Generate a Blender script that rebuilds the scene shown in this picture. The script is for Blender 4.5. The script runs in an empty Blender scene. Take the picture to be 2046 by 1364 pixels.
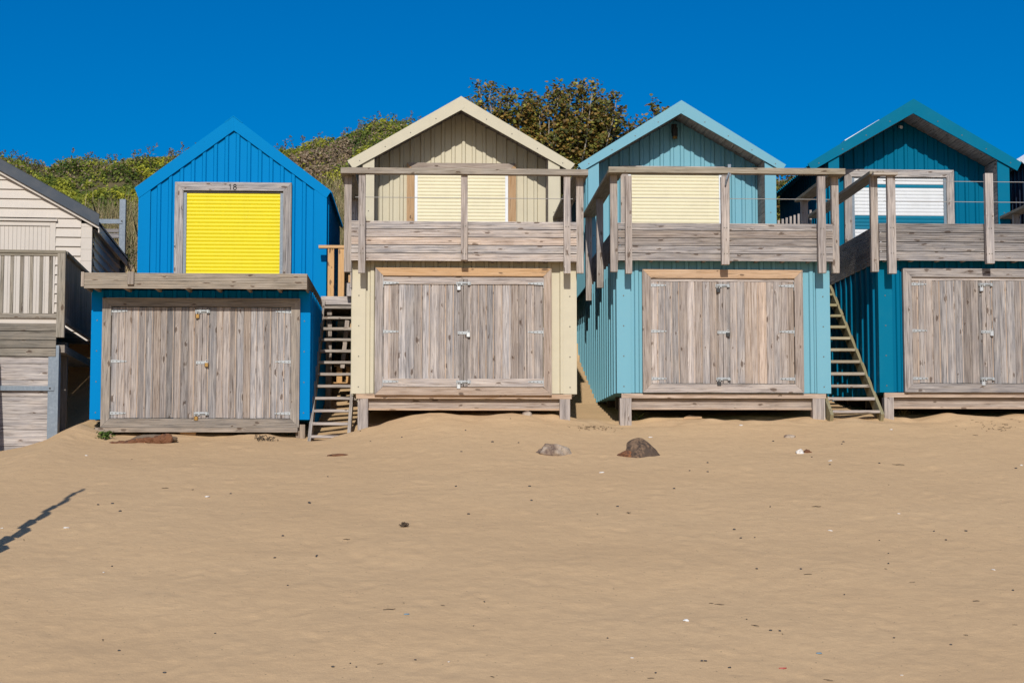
import bpy, math, random
import numpy as np
from mathutils import Vector, Matrix
rnd = random.Random(18)
nrs = np.random.RandomState(7)
C = bpy.context.scene.collection

# ------------------------------------------------------------------ camera
F = 3540.0                                   # focal length in photo pixels
YAW, PITCH = math.radians(2.7), math.radians(4.65)
CAM = Vector((0.0, -27.9, 0.0))
cd = bpy.data.cameras.new('camera'); cam = bpy.data.objects.new('camera', cd); C.objects.link(cam)
cd.sensor_width = 36.0; cd.lens = F / 2046 * 36; cd.clip_start = 0.1; cd.clip_end = 2000
cam.location = CAM
cam.rotation_euler = (math.pi / 2 + PITCH, 0, -YAW)
bpy.context.scene.camera = cam
# ------------------------------------------------------------------ light
SUN_E, SUN_A = math.radians(29), math.radians(4.4)      # from behind the viewer, slightly left
world = bpy.data.worlds.new('World'); bpy.context.scene.world = world; world.use_nodes = True
wn = world.node_tree; wn.nodes.clear()
sky = wn.nodes.new('ShaderNodeTexSky'); sky.sky_type = 'NISHITA'; sky.sun_disc = False
sky.sun_elevation = SUN_E; sky.sun_rotation = math.pi + SUN_A
sky.air_density = 1.0; sky.dust_density = 2.0; sky.ozone_density = 5.0; sky.altitude = 900
hs = wn.nodes.new('ShaderNodeHueSaturation'); hs.inputs['Saturation'].default_value = 1.48; hs.inputs['Hue'].default_value = 0.506; hs.inputs['Value'].default_value = 0.95
bg = wn.nodes.new('ShaderNodeBackground'); bg.inputs['Strength'].default_value = 0.09
wo = wn.nodes.new('ShaderNodeOutputWorld')
wn.links.new(sky.outputs[0], hs.inputs['Color']); wn.links.new(hs.outputs[0], bg.inputs['Color'])
wn.links.new(bg.outputs[0], wo.inputs['Surface'])
sd = bpy.data.lights.new('sun', 'SUN'); sd.energy = 3.75; sd.angle = math.radians(0.5); sd.color = (1.0, 0.96, 0.90)
sun = bpy.data.objects.new('sun', sd); C.objects.link(sun)
to_sun = Vector((-math.sin(SUN_A) * math.cos(SUN_E), -math.cos(SUN_A) * math.cos(SUN_E), math.sin(SUN_E)))
sun.rotation_euler = to_sun.to_track_quat('Z', 'Y').to_euler(); sun.location = (-5, -30, 20)
vs = bpy.context.scene.view_settings
vs.view_transform = 'Standard'; vs.look = 'None'; vs.exposure = 0.0; vs.gamma = 1.0; vs.use_curve_mapping = False

# ------------------------------------------------------------------ measuring
RC = Matrix.Rotation(-YAW, 3, 'Z') @ Matrix.Rotation(math.pi / 2 + PITCH, 3, 'X')
def ray(px, py): return RC @ Vector(((px - 1023) / F, (682 - py) / F, -1.0))
def P(px, py, Y):
    d = ray(px, py); return CAM + d * ((Y - CAM.y) / d.y)
def X(px, py, Y): return P(px, py, Y).x
def Z(px, py, Y): return P(px, py, Y).z

# ------------------------------------------------------------------ ground shape
FX = [-60, -9, -6.6, -5.85, -5.4, -4.9, -4.0, -2.5, -1.8, -1.1, -0.6, 0.0, 0.8, 1.5, 2.2, 3.0, 4.5, 6.0, 7.2, 8.0, 9.0, 12.0, 60]
FZ = [.2, .3, .50, .72, 0.97, .81, .75, .78, .73, .86, .99, 1.11, 1.13, 1.10, 1.02, 1.00, 1.03, 1.06, 1.08, 1.09, 1.12, 1.18, 1.2]
RY = [0, 1.2, 3.1, 6.7, 8.5, 10, 12, 14, 30, 400]
RZ = [0, .12, .42, 1.45, 2.7, 3.9, 4.3, 4.4, 4.4, 4.4]
def gz(x, y):
    x = np.asarray(x, float); y = np.asarray(y, float)
    f = np.interp(x, FX, FZ)
    dev = (f - 1.0) * np.where(y < 0, np.exp(np.minimum(y, 0) / 2.6), np.exp(-np.maximum(y, 0) / 5))
    s = np.where(y < -16, -16 + 4 * (1 - np.exp((np.minimum(y, -16) + 16) / 4)) * -1, np.minimum(y, 0))
    return 1.0 + dev + 0.19 * s + np.interp(np.maximum(y, 0), RY, RZ)
def ground_at(px, py):
    d = ray(px, py); a, b = 6.0, 60.0
    t = a
    while t < b:
        p = CAM + d * t
        if p.z < float(gz(p.x, p.y)): break
        t += 0.05
    return CAM + d * (t - 0.025)

# ------------------------------------------------------------------ node helpers
def mat(name):
    m = bpy.data.materials.new(name); m.use_nodes = True
    nt = m.node_tree; b = nt.nodes['Principled BSDF']
    return m, nt, b
def N(nt, t, **kw):
    n = nt.nodes.new(t)
    for k, v in kw.items():
        if k in n.inputs.keys(): n.inputs[k].default_value = v
        else: setattr(n, k, v)
    return n
def L(nt, a, b): nt.links.new(a, b)
def math_(nt, op, a, b=None, clamp=False):
    n = nt.nodes.new('ShaderNodeMath'); n.operation = op; n.use_clamp = clamp
    for i, v in enumerate((a, b)):
        if v is None: continue
        if isinstance(v, (int, float)): n.inputs[i].default_value = v
        else: nt.links.new(v, n.inputs[i])
    return n.outputs[0]
def mix(nt, fac, a, b, mode='MIX'):
    n = nt.nodes.new('ShaderNodeMixRGB'); n.blend_type = mode
    for s, v in zip(n.inputs, (fac, a, b)):
        if isinstance(v, (int, float)): s.default_value = v
        elif isinstance(v, tuple): s.default_value = (*v, 1) if len(v) == 3 else v
        else: nt.links.new(v, s)
    return n.outputs[0]
def ramp(nt, fac, stops):
    n = nt.nodes.new('ShaderNodeValToRGB'); e = n.color_ramp.elements
    while len(e) < len(stops): e.new(0.5)
    for el, (p, c) in zip(e, stops):
        el.position = p; el.color = (*c, 1) if len(c) == 3 else c
    nt.links.new(fac, n.inputs[0]); return n.outputs[0]

def wood_mat(name, dark, base, light, grey_streak, warm=(.60, .36, .15), knot=0.36):
    m, nt, b = mat(name)
    uv = N(nt, 'ShaderNodeUVMap', uv_map='grain')
    at = N(nt, 'ShaderNodeAttribute', attribute_name='var')
    sep = N(nt, 'ShaderNodeSeparateColor'); L(nt, at.outputs['Color'], sep.inputs[0])
    # knots: sparse elliptical cells in grain space
    kv = N(nt, 'ShaderNodeMapping'); kv.inputs['Scale'].default_value = (2.9, 7.0, 1); L(nt, uv.outputs[0], kv.inputs[0])
    kn = N(nt, 'ShaderNodeTexNoise', noise_dimensions='2D', Scale=3.0, Detail=3.0); L(nt, kv.outputs[0], kn.inputs['Vector'])
    kvm = N(nt, 'ShaderNodeVectorMath', operation='MULTIPLY_ADD'); L(nt, kn.outputs['Color'], kvm.inputs[0]); kvm.inputs[1].default_value = (.22, .22, 0); L(nt, kv.outputs[0], kvm.inputs[2])
    vo = N(nt, 'ShaderNodeTexVoronoi', voronoi_dimensions='2D', Scale=1.0); L(nt, kvm.outputs[0], vo.inputs['Vector'])
    sc = N(nt, 'ShaderNodeSeparateColor'); L(nt, vo.outputs['Color'], sc.inputs[0])
    on = math_(nt, 'LESS_THAN', sc.outputs[0], knot)
    size = math_(nt, 'MULTIPLY_ADD', sc.outputs[1], 0.08); size.node.inputs[2].default_value = 0.05
    kd = math_(nt, 'DIVIDE', vo.outputs['Distance'], size)
    kcore = math_(nt, 'MULTIPLY', math_(nt, 'MULTIPLY', math_(nt, 'SUBTRACT', 1.25, kd, True), 3.0, True), on, True)
    khalo = math_(nt, 'MULTIPLY', math_(nt, 'SUBTRACT', 1.0, math_(nt, 'MULTIPLY', kd, 0.38), True), on, True)
    # grain bends round knots
    su = N(nt, 'ShaderNodeSeparateXYZ'); L(nt, uv.outputs[0], su.inputs[0])
    wob = N(nt, 'ShaderNodeTexNoise', noise_dimensions='2D', Scale=1.3, Detail=1.0); L(nt, uv.outputs[0], wob.inputs['Vector'])
    vv = math_(nt, 'ADD', su.outputs[1], math_(nt, 'MULTIPLY', khalo, 0.035))
    vv = math_(nt, 'ADD', vv, math_(nt, 'MULTIPLY', wob.outputs[0], 0.014))
    cx = N(nt, 'ShaderNodeCombineXYZ'); L(nt, su.outputs[0], cx.inputs[0]); L(nt, vv, cx.inputs[1])
    def noise(sx, sy, det, rough=0.6):
        mp = N(nt, 'ShaderNodeMapping'); mp.inputs['Scale'].default_value = (sx, sy, 1); L(nt, cx.outputs[0], mp.inputs[0])
        n = N(nt, 'ShaderNodeTexNoise', noise_dimensions='2D', Scale=1.0, Detail=det, Roughness=rough); L(nt, mp.outputs[0], n.inputs['Vector'])
        return n.outputs[0]
    fine = noise(2.2, 85.0, 3.0); broad = noise(0.7, 26.0, 2.0); blot = noise(2.0, 5.0, 2.0)
    c = ramp(nt, fine, [(.33, dark), (.45, base), (.66, light)])
    c = mix(nt, math_(nt, 'MULTIPLY', ramp(nt, broad, [(.42, (0, 0, 0)), (.66, (1, 1, 1))]), 0.75), c, grey_streak)
    c = mix(nt, math_(nt, 'MULTIPLY', ramp(nt, blot, [(.45, (0, 0, 0)), (.75, (1, 1, 1))]), 0.35), c, (light[0] * 1.1, light[1] * 1.02, light[2] * .92))
    # orange new timber where var.g is high
    wc = mix(nt, fine, (warm[0] * .72, warm[1] * .62, warm[2] * .5), warm)
    c = mix(nt, sep.outputs[1], c, wc)
    # algae
    c = mix(nt, math_(nt, 'MULTIPLY', sep.outputs[2], 0.8), c, (.27, .235, .085))
    # dark drying cracks
    crack = noise(1.6, 55.0, 4.0, .75)
    c = mix(nt, math_(nt, 'MULTIPLY', ramp(nt, crack, [(.61, (0, 0, 0)), (.67, (1, 1, 1))]), 0.7), c, (.07, .055, .045))
    c = mix(nt, math_(nt, 'MULTIPLY', khalo, 0.22), c, (.30, .20, .12))
    c = mix(nt, math_(nt, 'MULTIPLY', kcore, 0.72), c, (.075, .045, .03))
    br = math_(nt, 'MULTIPLY_ADD', sep.outputs[0], 0.75); br.node.inputs[2].default_value = 0.47
    cc = N(nt, 'ShaderNodeCombineColor'); [L(nt, br, cc.inputs[i]) for i in range(3)]
    c = mix(nt, 1.0, c, cc.outputs[0], 'MULTIPLY')
    L(nt, c, b.inputs['Base Color']); b.inputs['Roughness'].default_value = 0.85
    b.inputs['Specular IOR Level'].default_value = 0.25
    bp = N(nt, 'ShaderNodeBump', Strength=0.5, Distance=0.004); L(nt, fine, bp.inputs['Height']); L(nt, bp.outputs[0], b.inputs['Normal'])
    return m
def paint_mat(name, col, rough=0.45, dirt=0.12, scale=3.0, metallic=0.0, dirtcol=(.25, .22, .18)):
    m, nt, b = mat(name)
    tc = N(nt, 'ShaderNodeTexCoord')
    n1 = N(nt, 'ShaderNodeTexNoise', Scale=scale, Detail=5.0, Roughness=0.7); L(nt, tc.outputs['Object'], n1.inputs['Vector'])
    mp = N(nt, 'ShaderNodeMapping'); mp.inputs['Scale'].default_value = (9, 9, .5); L(nt, tc.outputs['Object'], mp.inputs[0])
    n2 = N(nt, 'ShaderNodeTexNoise', Scale=1.5, Detail=3.0); L(nt, mp.outputs[0], n2.inputs['Vector'])
    f = math_(nt, 'MULTIPLY', ramp(nt, n1.outputs[0], [(.45, (0, 0, 0)), (.75, (1, 1, 1))]), dirt)
    c = mix(nt, f, col, dirtcol)
    f2 = math_(nt, 'MULTIPLY', ramp(nt, n2.outputs[0], [(.5, (0, 0, 0)), (.8, (1, 1, 1))]), dirt * 0.8)
    c = mix(nt, f2, c, tuple(min(1, x * .7) for x in col))
    vo = N(nt, 'ShaderNodeTexVoronoi', Scale=4.5); L(nt, tc.outputs['Object'], vo.inputs['Vector'])
    spk = math_(nt, 'LESS_THAN', vo.outputs['Distance'], 0.045)
    c = mix(nt, math_(nt, 'MULTIPLY', spk, .5), c, tuple(min(1, x * .7 + (.12 if min(col) > .01 else .0)) for x in col))
    L(nt, c, b.inputs['Base Color']); b.inputs['Roughness'].default_value = rough; b.inputs['Metallic'].default_value = metallic
    b.inputs['Specular IOR Level'].default_value = 0.2 if min(col) > .01 else 0.03
    wv = N(nt, 'ShaderNodeTexNoise', Scale=1.1, Detail=1.0); L(nt, tc.outputs['Object'], wv.inputs['Vector'])
    bp = N(nt, 'ShaderNodeBump', Strength=0.25, Distance=0.03); L(nt, wv.outputs[0], bp.inputs['Height']); L(nt, bp.outputs[0], b.inputs['Normal'])
    return m
def plain(name, col, rough=0.6, metallic=0.0):
    m, nt, b = mat(name); tc = N(nt, 'ShaderNodeTexCoord')
    n = N(nt, 'ShaderNodeTexNoise', Scale=14.0, Detail=4.0); L(nt, tc.outputs['Object'], n.inputs['Vector'])
    c = mix(nt, math_(nt, 'MULTIPLY', n.outputs[0], .35), col, tuple(x * .55 for x in col))
    L(nt, c, b.inputs['Base Color']); b.inputs['Roughness'].default_value = rough; b.inputs['Metallic'].default_value = metallic
    return m

M = {}
M['wood'] = wood_mat('weathered_timber', (.13, .115, .105), (.345, .315, .30), (.51, .47, .435), (.235, .226, .23))
M['wood_dull'] = wood_mat('grey_dull_timber', (.12, .105, .09), (.27, .24, .205), (.38, .335, .285), (.185, .17, .155), knot=.3)
M['blue'] = paint_mat('blue_cladding', (.0, .195, .47), .6, .10, dirtcol=(.0, .17, .38))
M['cream'] = paint_mat('cream_cladding', (.54, .485, .35), .5, .14)
M['turq'] = paint_mat('turquoise_cladding', (.155, .365, .44), .45, .12, dirtcol=(.24, .40, .44))
M['teal'] = paint_mat('teal_cladding', (.0, .122, .222), .5, .10, dirtcol=(.004, .12, .20))
M['teal_trim'] = paint_mat('teal_trim', (.0015, .140, .238), .45, .12, dirtcol=(.03, .2, .25))
M['navy'] = paint_mat('navy_cladding', (.012, .025, .055), .45, .08)
M['yellow'] = paint_mat('yellow_shutter', (.77, .63, .012), .45, .16, dirtcol=(.55, .44, .03))
M['creamsh'] = paint_mat('cream_shutter', (.74, .67, .46), .45, .12)
M['whitesh'] = paint_mat('white_shutter', (.68, .69, .69), .45, .14)
M['tealsh'] = paint_mat('teal_shutter', (.01, .16, .25), .4, .05)
M['white'] = paint_mat('white_metal', (.72, .74, .75), .4, .12)
M['roofgrey'] = paint_mat('slate_grey_roofing', (.045, .058, .075), .5, .15)
M['roofwhite'] = paint_mat('pale_grey_roofing', (.55, .58, .62), .4, .1)
M['board'] = paint_mat('stone_painted_boards', (.56, .50, .43), .6, .12)
M['galv'] = paint_mat('galvanised_steel', (.17, .20, .23), .5, .5, 25.0, 0.3, (.30, .34, .37))
M['zinc'] = plain('zinc_fitting', (.37, .385, .385), .5, .35)
M['black'] = plain('black_iron', (.018, .017, .016), .5)
M['brass'] = plain('brass_padlock', (.30, .17, .05), .4, .8)
M['steel'] = plain('steel_wire', (.6, .6, .58), .35, .6)
M['screw'] = plain('screw_steel', (.13, .115, .09), .5, .3)
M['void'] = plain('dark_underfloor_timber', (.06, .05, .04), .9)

# ------------------------------------------------------------------ mesh builder
def var(b=None, w=0.0, g=0.0): return (rnd.random() if b is None else b, w, g)
class MB:
    def __init__(s): s.v = []; s.f = []; s.uv = []; s.c = []; s.mi = []; s.x = Matrix.Identity(4)
    def face(s, pts, uvs=None, col=(.5, 0, 0), mi=0):
        n = len(s.v); s.v += [tuple(p) for p in pts]; s.f.append(tuple(range(n, n + len(pts))))
        s.uv += uvs if uvs else [(0.0, 0.0)] * len(pts); s.c += [col] * len(pts); s.mi.append(mi)
    def bar(s, p0, p1, sec, A, B, col=None, mi=0):
        """extrude the section (list of (a,b)) from p0 to p1; grain runs p0->p1"""
        p0, p1, A, B = Vector(p0), Vector(p1), Vector(A), Vector(B); col = col or var()
        ln = (p1 - p0).length; ou, ov = rnd.random() * 40, rnd.random() * 40
        r0 = [p0 + A * a + B * b for a, b in sec]; r1 = [p1 + A * a + B * b for a, b in sec]
        per = 0.0
        for i in range(len(sec)):
            j = (i + 1) % len(sec)
            d = math.hypot(sec[j][0] - sec[i][0], sec[j][1] - sec[i][1])
            s.face([r0[i], r1[i], r1[j], r0[j]], [(ou, ov + per), (ou + ln, ov + per), (ou + ln, ov + per + d), (ou, ov + per + d)], col, mi)
            per += d
        s.face(r0, [(ou + b * .3, ov + a) for a, b in sec], col, mi); s.face(r1[::-1], [(ou + b * .3, ov + a) for a, b in sec[::-1]], col, mi)
    def box(s, x0, x1, y0, y1, z0, z1, axis=None, col=None, mi=0):
        d = (x1 - x0, y1 - y0, z1 - z0)
        if axis is None: axis = max(range(3), key=lambda i: abs(d[i]))
        e = [Vector((1, 0, 0)), Vector((0, 1, 0)), Vector((0, 0, 1))]
        a, b = [(1, 2), (0, 2), (0, 1)][axis]
        p0 = Vector((x0, y0, z0)); p1 = p0 + e[axis] * d[axis]
        s.bar(p0, p1, [(0, 0), (d[a], 0), (d[a], d[b]), (0, d[b])], e[a], e[b], col, mi)
    def post(s, p0, p1, w, d, col=None, up=(0, 1, 0), mi=0):
        """bar centred on the line p0-p1; w across, d along 'up'"""
        p0, p1 = Vector(p0), Vector(p1); t = (p1 - p0).normalized(); B = Vector(up); B = (B - t * B.dot(t)).normalized(); A = t.cross(B)
        s.bar(p0, p1, [(-w / 2, -d / 2), (w / 2, -d / 2), (w / 2, d / 2), (-w / 2, d / 2)], A, B, col, mi)
    def poly(s, pts, n, th, col=None, gdir=None, mi=0):
        """plate: polygon pts extruded by th along n (grain along gdir)"""
        pts = [Vector(p) for p in pts]; n = Vector(n); col = col or var(); ou, ov = rnd.random() * 40, rnd.random() * 40
        g = Vector(gdir).normalized() if gdir is not None else (pts[1] - pts[0]).normalized(); h = n.cross(g).normalized()
        uv = [(ou + p.dot(g), ov + p.dot(h)) for p in pts]
        top = [p + n * th for p in pts]
        s.face(pts, list(uv), col, mi); s.face(top[::-1], uv[::-1], col, mi)
        for i in range(len(pts)):
            j = (i + 1) % len(pts); s.face([pts[i], pts[j], top[j], top[i]], [uv[i], uv[j], (uv[j][0], uv[j][1] + th), (uv[i][0], uv[i][1] + th)], col, mi)
    def tube(s, pts, r, n=8, col=(.5, 0, 0), mi=0):
        pts = [Vector(p) for p in pts]; rings = []
        for i, p in enumerate(pts):
            t = (pts[min(i + 1, len(pts) - 1)] - pts[max(i - 1, 0)]).normalized()
            a = t.orthogonal().normalized(); b = t.cross(a); rr = r[i] if isinstance(r, (list, tuple)) else r
            if rings:  # keep the frame steady
                a0 = rings[-1][1]; a = (a0 - t * a0.dot(t)).normalized(); b = t.cross(a)
            rings.append(([p + (a * math.cos(k * 2 * math.pi / n) + b * math.sin(k * 2 * math.pi / n)) * rr for k in range(n)], a))
        for i in range(len(rings) - 1):
            r0, r1 = rings[i][0], rings[i + 1][0]
            for k in range(n):
                j = (k + 1) % n; s.face([r0[k], r0[j], r1[j], r1[k]], [(i, k / n), (i, (k + 1) / n), (i + 1, (k + 1) / n), (i + 1, k / n)], col, mi)
        s.face(rings[0][0][::-1], None, col, mi); s.face(rings[-1][0], None, col, mi)
    def dots(s, pts, mi=1, r=.011, n=(0, -1, 0)):
        n = Vector(n); a = n.orthogonal().normalized(); b = n.cross(a)
        for p in pts:
            p = Vector(p); s.bar(p - n * .002, p + n * .006, [(r * math.cos(k * math.pi / 3), r * math.sin(k * math.pi / 3)) for k in range(6)], a, b, (.5, 0, 0), mi)
    def build(s, name, m, parent=None, smooth=False):
        me = bpy.data.meshes.new(name); me.from_pydata([tuple(s.x @ Vector(v)) for v in s.v], [], s.f)
        u = me.uv_layers.new(name='grain'); u.data.foreach_set('uv', np.array(s.uv, np.float32).ravel())
        c = me.color_attributes.new('var', 'FLOAT_COLOR', 'CORNER')
        c.data.foreach_set('color', np.c_[np.array(s.c, np.float32), np.ones(len(s.c), np.float32)].ravel())
        for mm in (m if isinstance(m, (list, tuple)) else [m]): me.materials.append(mm)
        me.polygons.foreach_set('material_index', s.mi)
        if smooth: me.polygons.foreach_set('use_smooth', [True] * len(s.f))
        me.update()
        o = bpy.data.objects.new(name, me); C.objects.link(o)
        if parent is not None: o.parent = parent
        return o
def tag(o, label=None, cat=None, group=None, kind=None):
    if label: o['label'] = label
    if cat: o['category'] = cat
    if group: o['group'] = group
    if kind: o['kind'] = kind
    return o
def thing(name, label, cat, group=None, loc=(0, 0, 0), rotz=0.0):
    o = bpy.data.objects.new(name, None); C.objects.link(o); o.empty_display_size = .2
    o.location = loc; o.rotation_euler = (0, 0, rotz)
    return tag(o, label, cat, group)
def child(mb, name, m, parent, smooth=False):
    """build mb (world coordinates) as a child of a thing that stands at its own base"""
    o = mb.build(name, m, parent, smooth)
    r = parent
    off = Vector((0, 0, 0))
    while r is not None: off += r.location; r = r.parent
    if off.length: o.data.transform(Matrix.Translation(-off))
    return o

# ------------------------------------------------------------------ component shapes
def ribs(a0, a1, pitch=0.2, w=0.05, sl=0.018, d=0.032, start=0.1):
    """box-profile section: list of (along, outward)"""
    pts = [(a0, 0.0)]; a = a0 + start
    while a + w + 2 * sl < a1:
        pts += [(a, 0.0), (a + sl, d), (a + sl + w, d), (a + 2 * sl + w, 0.0)]; a += pitch
    pts.append((a1, 0.0)); return pts
def clad_wall(mb, o, along, out, sec, z0, z1, mi=0):
    """profiled sheet; z0,z1 numbers or functions of the distance along"""
    o, along, out = Vector(o), Vector(along), Vector(out); f0 = z0 if callable(z0) else (lambda a: z0); f1 = z1 if callable(z1) else (lambda a: z1)
    for (a, da), (b, db) in zip(sec, sec[1:]):
        pa, pb = o + along * a + out * da, o + along * b + out * db
        q = lambda p, z: Vector((p.x, p.y, z))
        s0, s1 = (1, 0), (1, 1)
        mb.face([q(pa, f0(a)), q(pb, f0(b)), q(pb, f1(b)), q(pa, f1(a))], None, (.5, 0, 0), mi)
def deck_sec(h, t=.03, n=4, gw=.010, gd=.007):
    """section of a grooved decking board: height h, grooves on the face b=0"""
    pts = [(0, t), (0, 0)]
    for i in range(n):
        c = h * (i + 1) / (n + 1); pts += [(c - gw / 2, 0), (c - gw / 4, gd), (c + gw / 4, gd), (c + gw / 2, 0)]
    return pts + [(h, 0), (h, t)]
def roller(mb, x0, x1, z0, z1, y, pitch=.066, mi=lambda i, z: 0):
    """curved slats seen from -Y"""
    n = max(1, round((z1 - z0) / pitch)); p = (z1 - z0) / n
    prof = [(0, .0), (.05, -.006), (.2, -.010), (.45, -.012), (.70, -.010), (.84, -.005), (.88, 0.0), (.91, -.004), (.96, -.003), (1, .0)]
    for i in range(n):
        k = mi(i, z0 + (i + .5) * p)
        for (a, da), (b, db) in zip(prof, prof[1:]):
            mb.face([(x0, y + da, z0 + (i + a) * p), (x1, y + da, z0 + (i + a) * p), (x1, y + db, z0 + (i + b) * p), (x0, y + db, z0 + (i + b) * p)], None, (.5, 0, 0), k)
def mitred_frame(mb, xl, xr, zb, zt, w, y0, y1, warm=(0, 0, 0, 0), bottom=True, bright=None):
    """picture-frame boards: top,left,right,bottom; front face y0 back y1; outer size given"""
    n = (0, 1, 0); t = y1 - y0; wt = w if not isinstance(w, tuple) else w
    w = w if not isinstance(w, tuple) else w[0]
    g = .0015
    bb = lambda: rnd.uniform(.35, .75) if bright is None else bright
    mb.poly([(xl + g, y0, zt), (xr - g, y0, zt), (xr - w - g, y0, zt - w), (xl + w + g, y0, zt - w)], n, t, var(bb(), warm[0]), (1, 0, 0))
    lo = zb + w if bottom else zb
    mb.poly([(xl, y0, zt - g), (xl + w, y0, zt - w - g), (xl + w, y0, lo + g), (xl, y0, zb + g)], n, t, var(bb(), warm[1]), (0, 0, 1))
    mb.poly([(xr, y0, zt - g), (xr, y0, zb + g), (xr - w, y0, lo + g), (xr - w, y0, zt - w - g)], n, t, var(bb(), warm[2]), (0, 0, 1))
    if bottom: mb.poly([(xl + g, y0, zb), (xl + w + g, y0, zb + w), (xr - w - g, y0, zb + w), (xr - g, y0, zb)], n, t, var(bb(), warm[3]), (1, 0, 0))
def strap_hinge(par, x, z, y, dr):
    mb = MB(); h = .023
    mb.poly([(x, y, z - h), (x + dr * .05, y, z - h), (x + dr * .24, y, z - .009), (x + dr * .24, y, z + .009), (x + dr * .05, y, z + h), (x, y, z + h)], (0, -1, 0), .006)
    mb.box(min(x, x - dr * .02), max(x, x - dr * .02), y - .014, y + .002, z - .075, z + .075)
    mb.dots([(x + dr * d, y - .006, z) for d in (.03, .09, .15, .21)], 1, .008)
    return child(mb, 'hinge', [M['zinc'], M['screw']], par)
def hasp_bolt(par, x, z, y, dr=1):
    mb = MB(); mb.box(x - .11, x + .05, y - .006, y, z - .024, z + .024); mb.box(x + .062, x + .12, y - .006, y, z - .024, z + .024)
    mb.tube([(x - .1, y - .018, z), (x + .11, y - .018, z)], .011, 8); mb.box(x - .04, x - .015, y - .03, y, z - .025, z + .025, 2)
    mb.box(x + .075, x + .10, y - .03, y, z - .025, z + .025, 2); mb.dots([(x - .095, y - .006, z + .018), (x - .095, y - .006, z - .018), (x + .11, y - .006, z + .018)], 1, .006)
    return child(mb, 'bolt', [M['zinc'], M['screw']], par)
def hasp(par, x, z, y):
    mb = MB(); mb.box(x - .09, x + .06, y - .007, y, z - .022, z + .022); mb.box(x + .05, x + .09, y - .022, y - .002, z - .015, z + .015)
    mb.dots([(x - .07, y - .007, z), (x - .02, y - .007, z)], 1, .007)
    return child(mb, 'hasp', [M['zinc'], M['screw']], par)
def padlock(par, x, z, y, m):
    mb = MB(); arc = [(x + .02 * math.cos(t), y - .012, z + .0 + .028 * math.sin(t)) for t in [math.pi * k / 8 for k in range(9)]]
    mb.tube([(arc[0][0], arc[0][1], z - .02)] + arc + [(arc[-1][0], arc[-1][1], z - .02)], .006, 6, mi=1)
    sec = [(-.03, -.012), (-.022, -.018), (.022, -.018), (.03, -.012), (.03, .012), (-.03, .012)]
    mb.bar((x, y - .014, z - .075), (x, y - .014, z - .015), sec, (1, 0, 0), (0, 1, 0)); return child(mb, 'padlock', [m, M['steel']], par)
def storage_doors(hut, xl, xr, gap, zb, zt, y, rails=False, widths=.125, lock=None, warm=.1, brk=(.35, .75), closer=None):
    """two ledged board doors with V joints, hinges, bolts and padlocks"""
    for (a, b, dr) in ((xl + .006, gap - .004, 1), (gap + .004, xr - .006, -1)):
        mb = MB(); z0, z1 = zb + .01, zt - .01
        x = a; first = True
        while x < b - .02:
            w = min(widths * rnd.uniform(.93, 1.07), b - x)
            if b - x - w < .045: w = b - x
            c = .011; sec = [(0, .028), (0, c), (c, 0), (w - c, 0), (w, c), (w, .028)]
            dz = rnd.uniform(-.004, .004)
            mb.bar((x, y + rnd.uniform(-.002, .002), z0 + dz), (x, y + dz * .2, z1 + dz), sec, (1, 0, 0), (0, 1, 0), var(rnd.uniform(brk[0] - .15, brk[1] + .15), max(0, rnd.gauss(warm, .10))))
            # pale band where the tongue was covered
            if rnd.random() < .8: q_ = rnd.uniform(.84, .89); mb.box(x + w * (q_ - rnd.uniform(.06, .13)), x + w * q_, y - .0022, y + .004, z0 + .01, z1 - .01, 2, var(rnd.uniform(.6, .85), rnd.uniform(.2, .45)))
            x += w
        if rails:
            for (r0, r1) in ((z1 - .075, z1), (z0, z0 + .125)):
                mb.box(a, b, y - .022, y - .001, r0, r1, 0, var(.85, .12))
        mb.box(*( (b - .062, b, y - .024, y - .0015, z0 + .0, z1) if dr == 1 else (a, a + .062, y - .024, y - .0015, z0, z1)), 2, var(.25 if rails else .55, .1))
        d = child(mb, 'storage_door', M['wood'], hut)
        hx = a if dr == 1 else b
        yy = y - .024 if rails else y - .002
        H = z1 - z0
        for zz, oo in ((z1 - .06, yy), (z0 + H * .51, y - .002), (z0 + .075, yy)): strap_hinge(d, hx, zz, oo, dr)
        if dr == 1:
            for zz, hang in ((z1 - .065, True), (z0 + .07, True)):
                hasp_bolt(d, gap - .005, zz, y - .025); 
                if hang: padlock(d, gap - .075, zz - .03, y - .03, lock or M['black'])
            hasp(d, gap + .0, z0 + H * .5, y - .025); padlock(d, gap + .075, z0 + H * .5 + .01, y - .03, lock or M['black'])
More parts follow.
